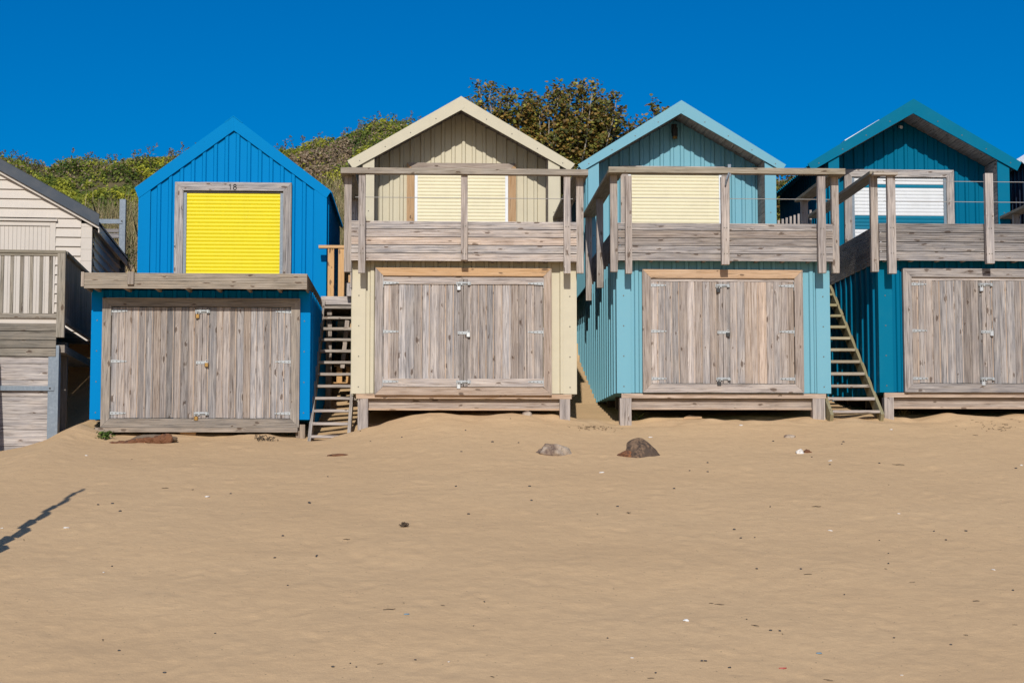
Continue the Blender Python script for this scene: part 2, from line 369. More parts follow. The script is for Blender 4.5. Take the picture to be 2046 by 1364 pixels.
def balcony(hut, xl, xr, z0, z1, nb, zrail, posts, back, left_side=True, right_side=True, cap=True, side_posts=(2.05, 4.25), right_end=None, warm=.12, wires=True, bright=(.4, .8), rail_g=.3):
    """timber balcony: grooved front boards at y=-.27, posts in front, cap rail, side boards and posts, floor and joists"""
    mb = MB(); h = (z1 - z0) / nb
    for i in range(nb):
        mb.bar((xl, -.27, z0 + i * h + .006), (xr, -.27 + rnd.uniform(-.003, .003), z0 + i * h + .006), deck_sec(h - .014), (0, 0, 1), (0, 1, 0), var(rnd.uniform(*bright), max(0, rnd.gauss(warm, .06))))
    mb.box(xl + .04, xr - .04, -.2385, -.2365, z0 + .01, z1 - .01, 0, var(.05)); child(mb, 'balcony_panel', M['wood'], hut)  # thin dark backing added so the board gaps read as shade
    for (px0, px1, zt, zb, yy, wm) in posts:
        p = MB(); p.box(px0, px1, yy, yy + .10, zb, zt, 2, var(rnd.uniform(.5, .75), wm))
        p.dots([((px0 + px1) / 2 + s * .02, yy, z1 - .1 - k * (z1 - z0 - .2)) for s in (-1, 1) for k in (0, 1)], 1, .009)
        child(p, 'balcony_post', [M['wood'], M['screw']], hut)
    for sgn, xs, on in ((-1, xl, left_side), (1, xr, right_side)):
        if not on: continue
        end = back if sgn < 0 or right_end is None else right_end
        mb = MB()
        for i in range(nb):
            c = var(rnd.uniform(.3, .6), .08)
            x = xs if sgn < 0 else xs - .03
            sec = deck_sec(h - .008)
            mb.bar((xs, -.236, z0 + i * h + .003), (xs, end, z0 + i * h + .003), sec, (0, 0, 1), (-sgn, 0, 0), c)
        child(mb, 'side_panel', M['wood'], hut)
        for yy in side_posts:
            if yy > end + .3: continue
            p = MB(); a, b = (xs - .115, xs - .002) if sgn < 0 else (xs + .002, xs + .115)
            p.box(a, b, yy, yy + .1, z0 - .17, zrail - .001, 2, var(rnd.uniform(.5, .75), .12, .05)); child(p, 'balcony_post', M['wood'], hut)
        r = MB(); a, b = (xs - .17, xs + .06) if sgn < 0 else (xs - .06, xs + .17)
        r.box(a, b, -.40, end + .12, zrail, zrail + .048, 1, var(.35, .1, rail_g + .15)); child(r, 'side_handrail', M['wood'], hut)
    if cap:
        r = MB(); r.box(xl - .17 + .005, xr + .17, -.47, -.405, zrail + .002, zrail + .092, 0, var(.5, .12, rail_g)); 
        r.box(xl + .07, xr - .07, -.403, -.22, zrail + .02, zrail + .050, 0, var(.5, .1, rail_g)); child(r, 'handrail', M['wood'], hut)
    f = MB(); y = -.23
    while y < back:
        f.box(xl + .035, xr - .035, y, y + .138, z0 + .10, z0 + .128, 0); y += .143
    child(f, 'balcony_floor', M['wood'], hut)
    x = xl + .1
    while x < xr - .06:
        j = MB(); j.box(x, x + .045, -.235, 0.2, z0 + .005, z0 + .097, 1, var(.35)); x += .42
        child(j, 'joist', M['wood'], hut)
    if wires:
        for zz in wires if isinstance(wires, (list, tuple)) else [z1 + (zrail - z1) * .5]:
            w = MB(); w.tube([(xl + .06, -.34, zz), (xr - .06, -.34, zz - .004)], .0055, 6); child(w, 'wire', M['steel'], hut)

YB = 8.7                                      # back of every hut
def lower_store(hut, cl, trimw, xl, xr, zb, zt, rp=.2, screws=True, rstart=.1, front_top=None, trim_mat=None):
    """storage room under the balcony, clad in box-profile sheet, corner flashings, floor beams, posts"""
    mb = MB(); zf = front_top or zt
    clad_wall(mb, (xl, 0, 0), (1, 0, 0), (0, -1, 0), ribs(0, xr - xl, rp, start=trimw + .06), zb, zf)
    clad_wall(mb, (xl, 0, 0), (0, 1, 0), (-1, 0, 0), ribs(0, YB, .37, .06, .012, .036, .2), zb, zt)
    clad_wall(mb, (xr, 0, 0), (0, 1, 0), (1, 0, 0), ribs(0, YB, .37, .06, .012, .036, .2), zb, zt)
    mb.box(xl + .01, xr - .01, YB - .02, YB, zb, zt, 2)
    mb.box(xl + .01, xr - .01, .03, YB - .03, zb + .001, zb + .03, 1)
    child(mb, 'storage_wall', cl, hut)
    for a, b in ((xl - .012, xl + trimw), (xr - trimw, xr + .012)):
        t = MB(); t.box(a, b, -.046, -.034, zb - .006, zf - .004, 2)
        ox = a if a < xl else b
        t.box(min(ox, ox + .004), max(ox, ox + .004), -.034, .12, zb - .006, zf - .004, 2)
        if screws:
            k = zb + .1
            while k < zf - .3: t.dots([((a + b) / 2, -.046, k)]); k += .48
        child(t, 'corner_trim', [trim_mat or cl, M['screw']], hut)
def plinth(hut, xl, xr, zb, posts, warm=.35):
    """timber base: bearer under the wall, deeper joist behind and stubby legs in the sand"""
    b = MB(); b.box(xl, xr, -.05, .02, zb - .085, zb - .012, 0, var(.75, warm))
    b.box(xl + .15, xr - .15, .05, .10, zb - .23, zb - .09, 0, var(.55, .25)); b.box(xl + .15, xr - .15, .02, .14, zb - .262, zb - .232, 0, var(.8, warm))
    child(b, 'floor_bearer', M['wood'], hut)
    for (a, c, low) in posts:
        p = MB(); p.box(a, c, -.06, .10, low - .5, zb - .087, 2, var(.6, .12)); child(p, 'foundation_post', M['wood'], hut)
    # bearers running back under the floor
    for k in range(1, 4):
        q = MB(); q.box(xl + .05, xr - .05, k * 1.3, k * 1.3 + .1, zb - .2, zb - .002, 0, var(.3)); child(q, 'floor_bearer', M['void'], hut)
def gable_roof(hut, mat_, xc, za, xtl, xtr, zl, zr, y0, y1, pitch=.16, d=.03):
    for (xt, zt) in ((xtl, zl), (xtr, zr)):
        mb = MB(); dv = Vector((xt - xc, 0, zt - za)); n = Vector((-(zt - za), 0, xt - xc)).normalized()
        if n.z < 0: n = -n
        sec = ribs(0, y1 - y0, pitch, w=.05, sl=.025, d=d, start=.05)
        for (a, da), (b, db) in zip(sec, sec[1:]):
            pa = Vector((xc, y0 + a, za)) + n * da; pb = Vector((xc, y0 + b, za)) + n * db
            mb.face([pa, pb, pb + dv, pa + dv])
        mb.face([(xc, y0, za - .02), (xc, y1, za - .02), (xt, y1, zt - .02), (xt, y0, zt - .02)])
        child(mb, 'roof_sheet', mat_, hut)
    r = MB(); w = .16
    sl = (za - zl) / (xc - xtl)
    for s in (-1, 1):
        r.face([(xc, y0 - .03, za + .045), (xc, y1, za + .045), (xc + s * w, y1, za + .045 - sl * w), (xc + s * w, y0 - .03, za + .045 - sl * w)])
        r.poly([(xc, y0 - .03, za + .047), (xc + s * w, y0 - .03, za + .047 - sl * w), (xc + s * w, y0 - .03, za + .030 - sl * w), (xc, y0 - .03, za + .030)], (0, 1, 0), .02)
    child(r, 'ridge_cap', mat_, hut)
def barge_boards(hut, m, A, TL, TR, IA, BL, BR, y, th=.035, screws=True, lap=True):
    """A apex, T tip tops, I inner apex, B tip bottoms (x,z)"""
    v = lambda p, yy=y: Vector((p[0], yy, p[1]))
    ext = .13 if lap else 0.0
    sR = (A[1] - TR[1]) / (TR[0] - A[0])
    left = [v(TL), v(BL), v(IA), v((IA[0] + ext * .55, IA[1] + ext * .42)), v((A[0] + (ext * .0), A[1]))]
    mb = MB(); mb.poly(left, (0, 1, 0), th)
    def row(T, B, s):
        for k in (.08, .31, .54, .77):
            q = Vector(v(T)).lerp(v(A), k) * .38 + Vector(v(B)).lerp(v(IA), k) * .62
            yield q
    if screws: mb.dots(list(row(TL, BL, 1)))
    child(mb, 'barge_board', [m, M['screw']], hut)
    mb = MB(); y2 = y + .004
    mb.poly([v(A, y2), v(IA, y2), v(BR, y2), v(TR, y2)], (0, 1, 0), th)
    if screws: mb.dots([q + Vector((0, .004, 0)) for q in row(TR, BR, -1)])
    child(mb, 'barge_board', [m, M['screw']], hut)
def upper_cabin(hut, cl, trim, roofm, yf, s, frame, shutter, zfloor, rec=.75, ext_trim=None, shut_mats=None, shut_fn=None, railm=None, framewarm=.5, soff_w=0.1, rise=.05):
    """recessed gable cabin. s: pixel measures at the front plane yf"""
    xo0, xi0 = X(s['t'][0], 420, yf), X(s['t'][1], 420, yf); xi1, xo1 = X(s['t'][2], 420, yf), X(s['t'][3], 420, yf)
    g = lambda k: (lambda p: (p.x, p.z))(P(*s[k], yf))
    A, TL, TR, IA, BL, BR = (g(k) for k in ('A', 'TL', 'TR', 'IA', 'BL', 'BR'))
    under = lambda x: rise + IA[1] + ((BL[1] - IA[1]) * (IA[0] - x) / (IA[0] - BL[0]) if x < IA[0] else (BR[1] - IA[1]) * (x - IA[0]) / (BR[0] - IA[0]))
    barge_boards(hut, trim, A, TL, TR, IA, BL, BR, yf - .05)
    gable_roof(hut, roofm, A[0], A[1] - .05, TL[0] + .02, TR[0] - .02, TL[1] - .05, TR[1] - .05, yf - .01, YB + .15)
    yw = yf + rec
    mb = MB()
    clad_wall(mb, (xi0, yw, 0), (1, 0, 0), (0, -1, 0), ribs(0, xi1 - xi0, .193, start=.06), zfloor, lambda a: under(xi0 + a) - .012)
    for xx, sg in ((xo0, -1), (xo1, 1)):
        clad_wall(mb, (xx, yf, 0), (0, 1, 0), (sg, 0, 0), ribs(0, YB - yf, .2, start=.14), zfloor, under(xx) + .10 - rise)
    mb.poly([(xo0, YB - .02, zfloor), (xo1, YB - .02, zfloor), (xo1, YB - .02, under(xo1)), (A[0], YB - .02, IA[1] + rise + .02), (xo0, YB - .02, under(xo0))], (0, 1, 0), .02)
    # apex joints sit exactly under the soffit
    child(mb, 'cabin_wall', cl, hut)
    for a, b in ((xo0, xi0), (xi1, xo1)):
        t = MB(); t.poly([(a, yf, zfloor), (b, yf, zfloor), (b, yf, under(b) - .004 - rise), (a, yf, under(a) - .004 - rise)], (0, 1, 0), .03, (.5, 0, 0), (0, 0, 1))
        ox, sg = (a, -1) if a == xo0 else (b, 1)
        t.box(min(ox, ox + sg * .004), max(ox, ox + sg * .004), yf, yf + .13, zfloor, under(ox) + .0, 2)
        t.dots([((a + b) / 2, yf, z) for z in (zfloor + .9, zfloor + 1.35)])
        child(t, 'corner_trim', [trim, M['screw']], hut)
    so = MB()
    for sg, xe in ((-1, xi0), (1, xi1)):
        p0 = Vector((IA[0], yf + .002, IA[1] + rise - .006)); p1 = Vector((xe, yf + .002, under(xe) - .006)); dv = p1 - p0; n = max(1, round(dv.length / .2)); dn = dv.normalized()
        nn = Vector((-dn.z, 0, dn.x)); nn = nn if nn.z > 0 else -nn
        for k in range(n):
            w = dv.length / n
            so.bar(p0 + dn * (k * w + .004), p0 + dn * (k * w + .004) + Vector((0, rec, 0)), [(0, 0), (w - .008, 0), (w - .008, .02), (0, .02)], dn, nn, var(rnd.uniform(.3, .5), soff_w))
    child(so, 'soffit', M['wood'], hut)
    for xe, sg in ((xi0 - .001, -1), (xi1 + .001, 1)):
        rt = MB(); k = zfloor
        while k < under(xe) - .02:
            top = min(k + .19, under(xe) - .012); rt.box(min(xe, xe + sg * .02), max(xe, xe + sg * .02), yf + .031, yw, k, top, 1, var(rnd.uniform(.3, .55), .1)); k += .196
        child(rt, 'return_panel', M['wood'], hut)
    # shutter doorway
    fx0, fx1, fzt, fw = X(frame[0], 420, yw - .1), X(frame[1], 420, yw - .1), Z(900, frame[2], yw - .1), frame[3]
    f = MB(); mitred_frame(f, fx0, fx1, zfloor, fzt, fw, yw - .11, yw - .0335, (framewarm * .3, framewarm, framewarm, 0), False)
    child(f, 'shutter_frame', M['wood'], hut)
    sx0, sx1 = fx0 + fw, fx1 - fw
    rl = MB(); rl.box(sx0 + .002, sx0 + .055, yw - .075, yw - .035, zfloor, fzt - fw - .003, 2); rl.box(sx1 - .055, sx1 - .002, yw - .075, yw - .035, zfloor, fzt - fw - .003, 2)
    child(rl, 'shutter_rail', railm or M['white'], hut)
    sh = MB(); roller(sh, sx0 + .056, sx1 - .056, zfloor, fzt - fw - .004, yw - .05, .066, shut_fn or (lambda i, z: 0)); child(sh, 'roller_shutter', shut_mats or shutter, hut)
    return dict(A=A, IA=IA, xi0=xi0, xi1=xi1, under=under, yw=yw, xo0=xo0, xo1=xo1)

YF = 4.2
# ================================================================== SETTING
# ------------------------------------------------------------------ sand
def smooth_noise(nx, ny, cell, rs):
    gx, gy = int(nx / cell) + 3, int(ny / cell) + 3; g = rs.rand(gx, gy)
    xs = np.arange(nx) / cell; ys = np.arange(ny) / cell; i = xs.astype(int); j = ys.astype(int)
    fx = (xs - i)[:, None]; fy = (ys - j)[None, :]; fx = fx * fx * (3 - 2 * fx); fy = fy * fy * (3 - 2 * fy)
    a = g[i][:, j]; b = g[i + 1][:, j]; c = g[i][:, j + 1]; d = g[i + 1][:, j + 1]
    return a * (1 - fx) * (1 - fy) + b * fx * (1 - fy) + c * (1 - fx) * fy + d * fx * fy - .5
xs = np.concatenate([np.linspace(-400, -12, 30)[:-1], np.arange(-12, 16, .045), np.linspace(16, 400, 30)])
ys = np.concatenate([np.linspace(-120, -18, 24)[:-1], np.arange(-18, 2.0, .045), np.arange(2.0, 12, .12), np.linspace(12, 500, 25)])
nx, ny = len(xs), len(ys)
GX, GY = np.meshgrid(xs, ys, indexing='ij'); GZ = gz(GX, GY)
nz = .035 * smooth_noise(nx, ny, 26, nrs) + .014 * smooth_noise(nx, ny, 10, nrs) + .007 * smooth_noise(nx, ny, 4, nrs) + .003 * smooth_noise(nx, ny, 1.6, nrs)
edge = np.exp(-((GY - .1) / .8) ** 2)
nz += edge * (.13 * smooth_noise(nx, ny, 13, nrs) + .05 * smooth_noise(nx, ny, 5, nrs))
# old footprints, worn soft
for k in range(900):
    cx, cy = nrs.uniform(-9, 12), nrs.uniform(-17, -1.0); i0 = np.searchsorted(xs, cx); j0 = np.searchsorted(ys, cy)
    sl = (slice(max(0, i0 - 9), i0 + 9), slice(max(0, j0 - 11), j0 + 11)); an = nrs.uniform(-.7, .7)
    dx = GX[sl] - cx; dy = GY[sl] - cy; u = dx * math.cos(an) + dy * math.sin(an); w = -dx * math.sin(an) + dy * math.cos(an)
    r2 = (u / .075) ** 2 + (w / .15) ** 2; nz[sl] += nrs.uniform(.003, .009) * (-np.exp(-r2) + .55 * np.exp(-((np.sqrt(r2) - 1.5) / .45) ** 2))
GZ = GZ + nz * np.clip(1 - np.maximum(np.abs(GX) - 14, 0) / 10, 0, 1)
idx = np.arange(nx * ny).reshape(nx, ny)
fc = np.stack([idx[:-1, :-1], idx[1:, :-1], idx[1:, 1:], idx[:-1, 1:]], -1).reshape(-1, 4)
def grid_obj(name, V, Fc, m, smooth=True):
    me = bpy.data.meshes.new(name); me.vertices.add(len(V)); me.vertices.foreach_set('co', V.astype(np.float32).ravel())
    k = Fc.shape[1]; me.loops.add(Fc.size); me.loops.foreach_set('vertex_index', Fc.astype(np.int32).ravel())
    me.polygons.add(len(Fc)); me.polygons.foreach_set('loop_start', np.arange(0, Fc.size, k, dtype=np.int32))
    me.polygons.foreach_set('loop_total', np.full(len(Fc), k, np.int32))
    me.polygons.foreach_set('use_smooth', np.full(len(Fc), smooth)); me.update(calc_edges=True); me.materials.append(m)
    o = bpy.data.objects.new(name, me); C.objects.link(o); return o
ms, nt, b = mat('dry_sand'); tc = N(nt, 'ShaderNodeTexCoord')
n1 = N(nt, 'ShaderNodeTexNoise', Scale=.35, Detail=3.0); n2 = N(nt, 'ShaderNodeTexNoise', Scale=7.0, Detail=5.0, Roughness=.65); n3 = N(nt, 'ShaderNodeTexNoise', Scale=160.0, Detail=3.0)
for n in (n1, n2, n3): L(nt, tc.outputs['Object'], n.inputs['Vector'])
c = mix(nt, ramp(nt, n1.outputs[0], [(.35, (0, 0, 0)), (.65, (1, 1, 1))]), (.655, .442, .238), (.685, .470, .258))
c = mix(nt, math_(nt, 'MULTIPLY', ramp(nt, n2.outputs[0], [(.38, (0, 0, 0)), (.70, (1, 1, 1))]), .5), c, (.55, .37, .205))
c = mix(nt, math_(nt, 'MULTIPLY', ramp(nt, n3.outputs[0], [(.42, (1, 1, 1)), (.6, (0, 0, 0))]), .3), c, (.34, .235, .14))
vo = N(nt, 'ShaderNodeTexVoronoi', Scale=16.0); L(nt, tc.outputs['Object'], vo.inputs['Vector'])
scv = N(nt, 'ShaderNodeSeparateColor'); L(nt, vo.outputs['Color'], scv.inputs[0])
sp = math_(nt, 'MULTIPLY', math_(nt, 'LESS_THAN', vo.outputs['Distance'], .13), math_(nt, 'LESS_THAN', scv.outputs[0], .12))
c = mix(nt, math_(nt, 'MULTIPLY', sp, .7), c, (.16, .12, .08))
L(nt, c, b.inputs['Base Color']); b.inputs['Roughness'].default_value = 1.0; b.inputs['Specular IOR Level'].default_value = .1
bp = N(nt, 'ShaderNodeBump', Strength=.6, Distance=.022); L(nt, n2.outputs[0], bp.inputs['Height'])
bp2 = N(nt, 'ShaderNodeBump', Strength=.4, Distance=.004); L(nt, n3.outputs[0], bp2.inputs['Height']); L(nt, bp.outputs[0], bp2.inputs['Normal']); L(nt, bp2.outputs[0], b.inputs['Normal'])
sand = grid_obj('sand', np.c_[GX.ravel(), GY.ravel(), GZ.ravel()], fc, ms); tag(sand, 'pale tan dry beach sand rising towards the huts', 'sand', kind='structure')
def sz(x, y):
    i = min(max(np.searchsorted(xs, x) - 1, 0), nx - 2); j = min(max(np.searchsorted(ys, y) - 1, 0), ny - 2)
    u = (x - xs[i]) / (xs[i + 1] - xs[i]); v = (y - ys[j]) / (ys[j + 1] - ys[j])
    return float(GZ[i, j] * (1 - u) * (1 - v) + GZ[i + 1, j] * u * (1 - v) + GZ[i, j + 1] * (1 - u) * v + GZ[i + 1, j + 1] * u * v)
def on_sand(px, py):
    p = ground_at(px, py); return Vector((p.x, p.y, sz(p.x, p.y)))

# ------------------------------------------------------------------ hill behind
HX = [-60, -14, -12.1, -11.5, -10.4, -9.2, -7.8, -6.8, -5.4, -3.9, -2.6, -1.2, 0, 1.5, 3.5, 6, 8, 10.2, 13, 17, 60]
HZ = [7.6, 8.5, 8.45, 8.5, 8.25, 8.25, 8.5, 8.5, 8.6, 8.75, 9.1, 9.55, 9.4, 9.0, 8.6, 8.3, 8.1, 7.9, 7.4, 7.0, 6]
def hill_z(x, y):
    c = np.interp(x, HX, HZ); y = np.asarray(y, float)
    t = np.clip((y - 9.2) / 12.8, 0, 1); s = np.sin(t * math.pi / 2) ** .95
    up = 4.2 + (c - 4.2) * s
    down = np.clip((y - 22) / 60, 0, 1); return np.where(y < 9.2, 4.2 - (9.2 - y) * 1.2, up - 4 * down ** 1.3)
hx = np.concatenate([np.linspace(-150, -18, 20)[:-1], np.arange(-18, 19, .12), np.linspace(19, 150, 20)]); hy = np.concatenate([np.arange(8.2, 26, .12), np.linspace(26, 150, 25)])
HGX, HGY = np.meshgrid(hx, hy, indexing='ij'); bump = np.zeros_like(HGX)
def grass_mask(x, y):
    """1 where marram grass or bare sand replaces the scrub"""
    x = np.asarray(x, float); y = np.asarray(y, float)
    a = np.exp(-(((x + 7.0) / 1.1) ** 2 + ((y - 10.6) / 1.9) ** 2) ** 2)
    b_ = np.exp(-(((x + 1.9) / 1.0) ** 2 + ((y - 11.2) / 2.2) ** 2) ** 2)
    c_ = np.exp(-(((x - 3.0) / .8) ** 2 + ((y - 10.0) / .9) ** 2) ** 2)
    return np.clip(a + b_ + c_, 0, 1)
for k in range(1000):
    cx, cy = nrs.uniform(-18, 18), nrs.uniform(9.3, 25); r = nrs.uniform(.3, .85); hgt = r * nrs.uniform(.45, .8)
    i0, i1 = np.searchsorted(hx, cx - r), np.searchsorted(hx, cx + r); j0, j1 = np.searchsorted(hy, cy - r), np.searchsorted(hy, cy + r)
    d2 = ((HGX[i0:i1, j0:j1] - cx) ** 2 + (HGY[i0:i1, j0:j1] - cy) ** 2) / r ** 2
    bump[i0:i1, j0:j1] = np.maximum(bump[i0:i1, j0:j1], hgt * np.sqrt(np.clip(1 - d2, 0, 1)))
bump *= (1 - .9 * grass_mask(HGX, HGY)) * np.clip((HGY - 9.2) / .8, 0, 1)
HGZ = hill_z(HGX, HGY)
idx = np.arange(HGX.size).reshape(HGX.shape); fc = np.stack([idx[:-1, :-1], idx[1:, :-1], idx[1:, 1:], idx[:-1, 1:]], -1).reshape(-1, 4)
mh, nt, b = mat('hill_soil'); tc = N(nt, 'ShaderNodeTexCoord'); n1 = N(nt, 'ShaderNodeTexNoise', Scale=3.0, Detail=6.0, Roughness=.7); L(nt, tc.outputs['Object'], n1.inputs['Vector'])
sx = N(nt, 'ShaderNodeSeparateXYZ'); L(nt, tc.outputs['Object'], sx.inputs[0])
low = ramp(nt, math_(nt, 'ADD', sx.outputs[2], math_(nt, 'MULTIPLY', n1.outputs[0], 1.0)), [(0, (0, 0, 0)), (1, (1, 1, 1))])
mr = N(nt, 'ShaderNodeMapRange'); mr.inputs[1].default_value = 5.2; mr.inputs[2].default_value = 6.2
L(nt, math_(nt, 'ADD', sx.outputs[2], math_(nt, 'MULTIPLY', n1.outputs[0], .9)), mr.inputs[0])
c = mix(nt, mr.outputs[0], (.40, .27, .15), mix(nt, n1.outputs[0], (.035, .045, .015), (.16, .115, .055)))
L(nt, c, b.inputs['Base Color']); b.inputs['Roughness'].default_value = 1.0
hill = grid_obj('hill', np.c_[HGX.ravel(), HGY.ravel(), (HGZ + bump * .55).ravel()], fc, mh); tag(hill, 'steep sandy hill behind the beach huts', 'hill', kind='structure')

# ------------------------------------------------------------------ leaves
def leaf_material(name, trans=.3):
    m, nt, b = mat(name); at = N(nt, 'ShaderNodeAttribute', attribute_name='leaf'); L(nt, at.outputs['Color'], b.inputs['Base Color'])
    b.inputs['Roughness'].default_value = .55; b.inputs['Specular IOR Level'].default_value = .25
    tr = N(nt, 'ShaderNodeBsdfTranslucent'); L(nt, at.outputs['Color'], tr.inputs['Color']); mx = N(nt, 'ShaderNodeMixShader'); mx.inputs[0].default_value = trans
    L(nt, b.outputs[0], mx.inputs[1]); L(nt, tr.outputs[0], mx.inputs[2]); L(nt, mx.outputs[0], nt.nodes['Material Output'].inputs[0]); return m
M['leaf'] = leaf_material('leaf'); M['grass'] = leaf_material('grass_blade', .35)
OVAL = np.array([(0, -.5, 0), (.27, -.1, .07), (.2, .25, .06), (0, .5, 0), (-.2, .25, .06), (-.27, -.1, .07)])
MAPLE = np.array([(0, -.42, 0), (.3, -.34, .05), (.5, .02, .1), (.24, .06, .04), (.3, .36, .08), (.07, .2, .02), (0, .55, 0), (-.07, .2, .02), (-.3, .36, .08), (-.24, .06, .04), (-.5, .02, .1), (-.3, -.34, .05)])
def leaves(name, pos, nrm, size, col, tmpl, m, parent=None, droop=0.0):
    n = len(pos); nrm = nrm / np.linalg.norm(nrm, axis=1, keepdims=True)
    a = nrs.randn(n, 3); a[:, 2] -= droop; a -= (a * nrm).sum(1, keepdims=True) * nrm; a /= np.linalg.norm(a, axis=1, keepdims=True); b = np.cross(nrm, a)
    k = len(tmpl)
    V = pos[:, None, :] + size[:, None, None] * (tmpl[None, :, 0, None] * b[:, None, :] + tmpl[None, :, 1, None] * a[:, None, :] + tmpl[None, :, 2, None] * nrm[:, None, :])
    o = grid_obj(name, V.reshape(-1, 3), np.arange(n * k).reshape(n, k), m, False)
    ca = o.data.color_attributes.new('leaf', 'FLOAT_COLOR', 'POINT')
    cc = np.repeat(np.c_[col, np.ones(n)], k, axis=0).astype(np.float32); ca.data.foreach_set('color', cc.ravel())
    if parent is not None: o.parent = parent
    return o
def pick(n, palette, weights, jit=.25):
    p = np.array(palette); i = nrs.choice(len(p), n, p=np.array(weights) / sum(weights)); return np.clip(p[i] * (1 + jit * nrs.randn(n, 1)) , .004, 1)
def interp_grid(G, x, y):
    i = np.clip(np.searchsorted(hx, x) - 1, 0, len(hx) - 2); j = np.clip(np.searchsorted(hy, y) - 1, 0, len(hy) - 2); return G[i, j]
n = 470000
lx = nrs.uniform(-16, 14, n); ly = 9.4 + 15.5 * nrs.rand(n) ** .9
gm = grass_mask(lx, ly); keep = nrs.rand(n) > gm * .97; lx, ly = lx[keep], ly[keep]; n = len(lx)
bb = interp_grid(bump, lx, ly); base = hill_z(lx, ly)
lz = base + bb * nrs.uniform(.6, 1.03, n) + nrs.exponential(.018, n)
patch = smooth_noise(400, 400, 18, nrs) + .6 * smooth_noise(400, 400, 7, nrs); pv = patch[((lx + 16) / 30 * 399).astype(int), ((ly - 9) / 17 * 399).astype(int)]
def clumped(a, b_, c_, n, jit=.22):
    ip = lambda A: A[np.clip(((lx + 16) / 30 * (A.shape[0] - 1)).astype(int), 0, A.shape[0] - 1), np.clip(((ly - 9) / 17 * (A.shape[1] - 1)).astype(int), 0, A.shape[1] - 1)]
    q = ip(smooth_noise(900, 520, 9, nrs)) + .5 * ip(smooth_noise(900, 520, 4, nrs)) + nrs.randn(n) * .13
    t = np.clip(q * 1.5 + .5, 0, 1)[:, None]; lo_, mid_, hi_ = np.array(a), np.array(b_), np.array(c_)
    return np.clip(np.where(t < .5, lo_ + (mid_ - lo_) * t * 2, mid_ + (hi_ - mid_) * (t * 2 - 1)) * (1 + jit * nrs.randn(n, 1)), .004, 1)
col = clumped((.09, .13, .02), (.24, .26, .03), (.36, .36, .04), n)
lite = pv > .12; col[lite] *= np.array([1.2, 1.15, 1.0])
dk = pv < -.20; col[dk] *= np.array([.55, .65, .8])
dead = (ly > 15.5) & (nrs.rand(n) < .22) & (pv < .1) | (((lx + 2.9) / 1.0) ** 2 + ((ly - 15.5) / 2.0) ** 2 < 1) & (nrs.rand(n) < .85)
col[dead] = pick(dead.sum(), [(.27, .19, .11), (.34, .26, .17), (.17, .12, .07)], [3, 2, 2])
nr = np.c_[nrs.randn(n) * .6, nrs.randn(n) * .6 - .55, nrs.rand(n) * .9 + .3]
# dead flower stalks standing out of the scrub
k = 520; fx_ = nrs.uniform(-15, 3, k); fy_ = nrs.uniform(14.5, 23.5, k); fh = nrs.uniform(.12, .5, k); m_ = 22
fz = hill_z(fx_, fy_) + interp_grid(bump, fx_, fy_) * .9; u = nrs.rand(k, m_) ** .45; tilt = nrs.randn(k, 2) * .25
spx = fx_[:, None] + tilt[:, :1] * fh[:, None] * u + nrs.randn(k, m_) * .035 * u; spy = fy_[:, None] + tilt[:, 1:] * fh[:, None] * u + nrs.randn(k, m_) * .035 * u; spz = fz[:, None] + fh[:, None] * u
nf = k * m_; pos_ = np.vstack([np.c_[lx, ly, lz], np.c_[spx.ravel(), spy.ravel(), spz.ravel()]])
col = np.vstack([col, pick(nf, [(.25, .19, .13), (.17, .13, .08), (.14, .15, .05)], [3, 2, 2])]); nr = np.vstack([nr, nrs.randn(nf, 3) + np.array([0, -.6, .3])])
sc_ = leaves('bramble_scrub', pos_, nr, np.concatenate([nrs.uniform(.045, .10, n), nrs.uniform(.035, .07, nf)]), col, OVAL, M['leaf']); tag(sc_, 'dense green bramble scrub covering the hill behind the huts', 'scrub', kind='stuff')
def shrub(name, label, cx, cy, rx, rz, nleaf, pal, wts, group=None, dead_top=True):
    z0 = float(hill_z(cx, cy)); t = thing(name, label, 'bush', group, (cx, cy, z0 - .05))
    st = MB(); pts = []
    for k in range(16):
        an = rnd.uniform(0, 6.28); rr = rx * math.sqrt(rnd.random()) * .85; top = Vector((math.cos(an) * rr, math.sin(an) * rr, rz * rnd.uniform(.75, 1.15) * math.sqrt(max(.1, 1 - (rr / rx) ** 2))))
        mid = top * .5 + Vector((rnd.uniform(-.08, .08), rnd.uniform(-.08, .08), .1)); st.tube([(0, 0, -.1), mid, top], [.018, .011, .004], 5)
        pts.append(top)
    s = st.build('stem', M['twig'], t)
    d = nrs.randn(nleaf, 3); d /= np.linalg.norm(d, axis=1, keepdims=True); d[:, 2] = np.abs(d[:, 2]); r = nrs.uniform(.55, 1.05, nleaf)[:, None]
    lump = 1 + .22 * np.sin(d[:, :1] * 7 + cx) * np.cos(d[:, 1:2] * 6) + .15 * np.sin(d[:, 2:] * 11)
    p = d * r * lump * np.array([rx, rx, rz])
    tw = nrs.randint(0, len(pts), nleaf // 8); q = np.array([pts[i] for i in tw]) * nrs.uniform(.9, 1.12, (len(tw), 1)) + nrs.randn(len(tw), 3) * .06
    p = np.vstack([p, q]); leaves('foliage', p, d[nrs.randint(0, nleaf, len(p))] + nrs.randn(len(p), 3) * .6 + np.array([0, -.3, .3]), nrs.uniform(.05, .11, len(p)), pick(len(p), pal, wts), OVAL, M['leaf'], t)
M['twig'] = plain('pale_twig', (.30, .24, .17), .9); M['bark'] = plain('pale_grey_bark', (.36, .31, .24), .9)
GREENS = [(.24, .26, .03), (.14, .17, .025), (.07, .10, .02), (.28, .21, .12)]
def hp(px, py, Y): p = P(px, py, Y); return p.x, Y
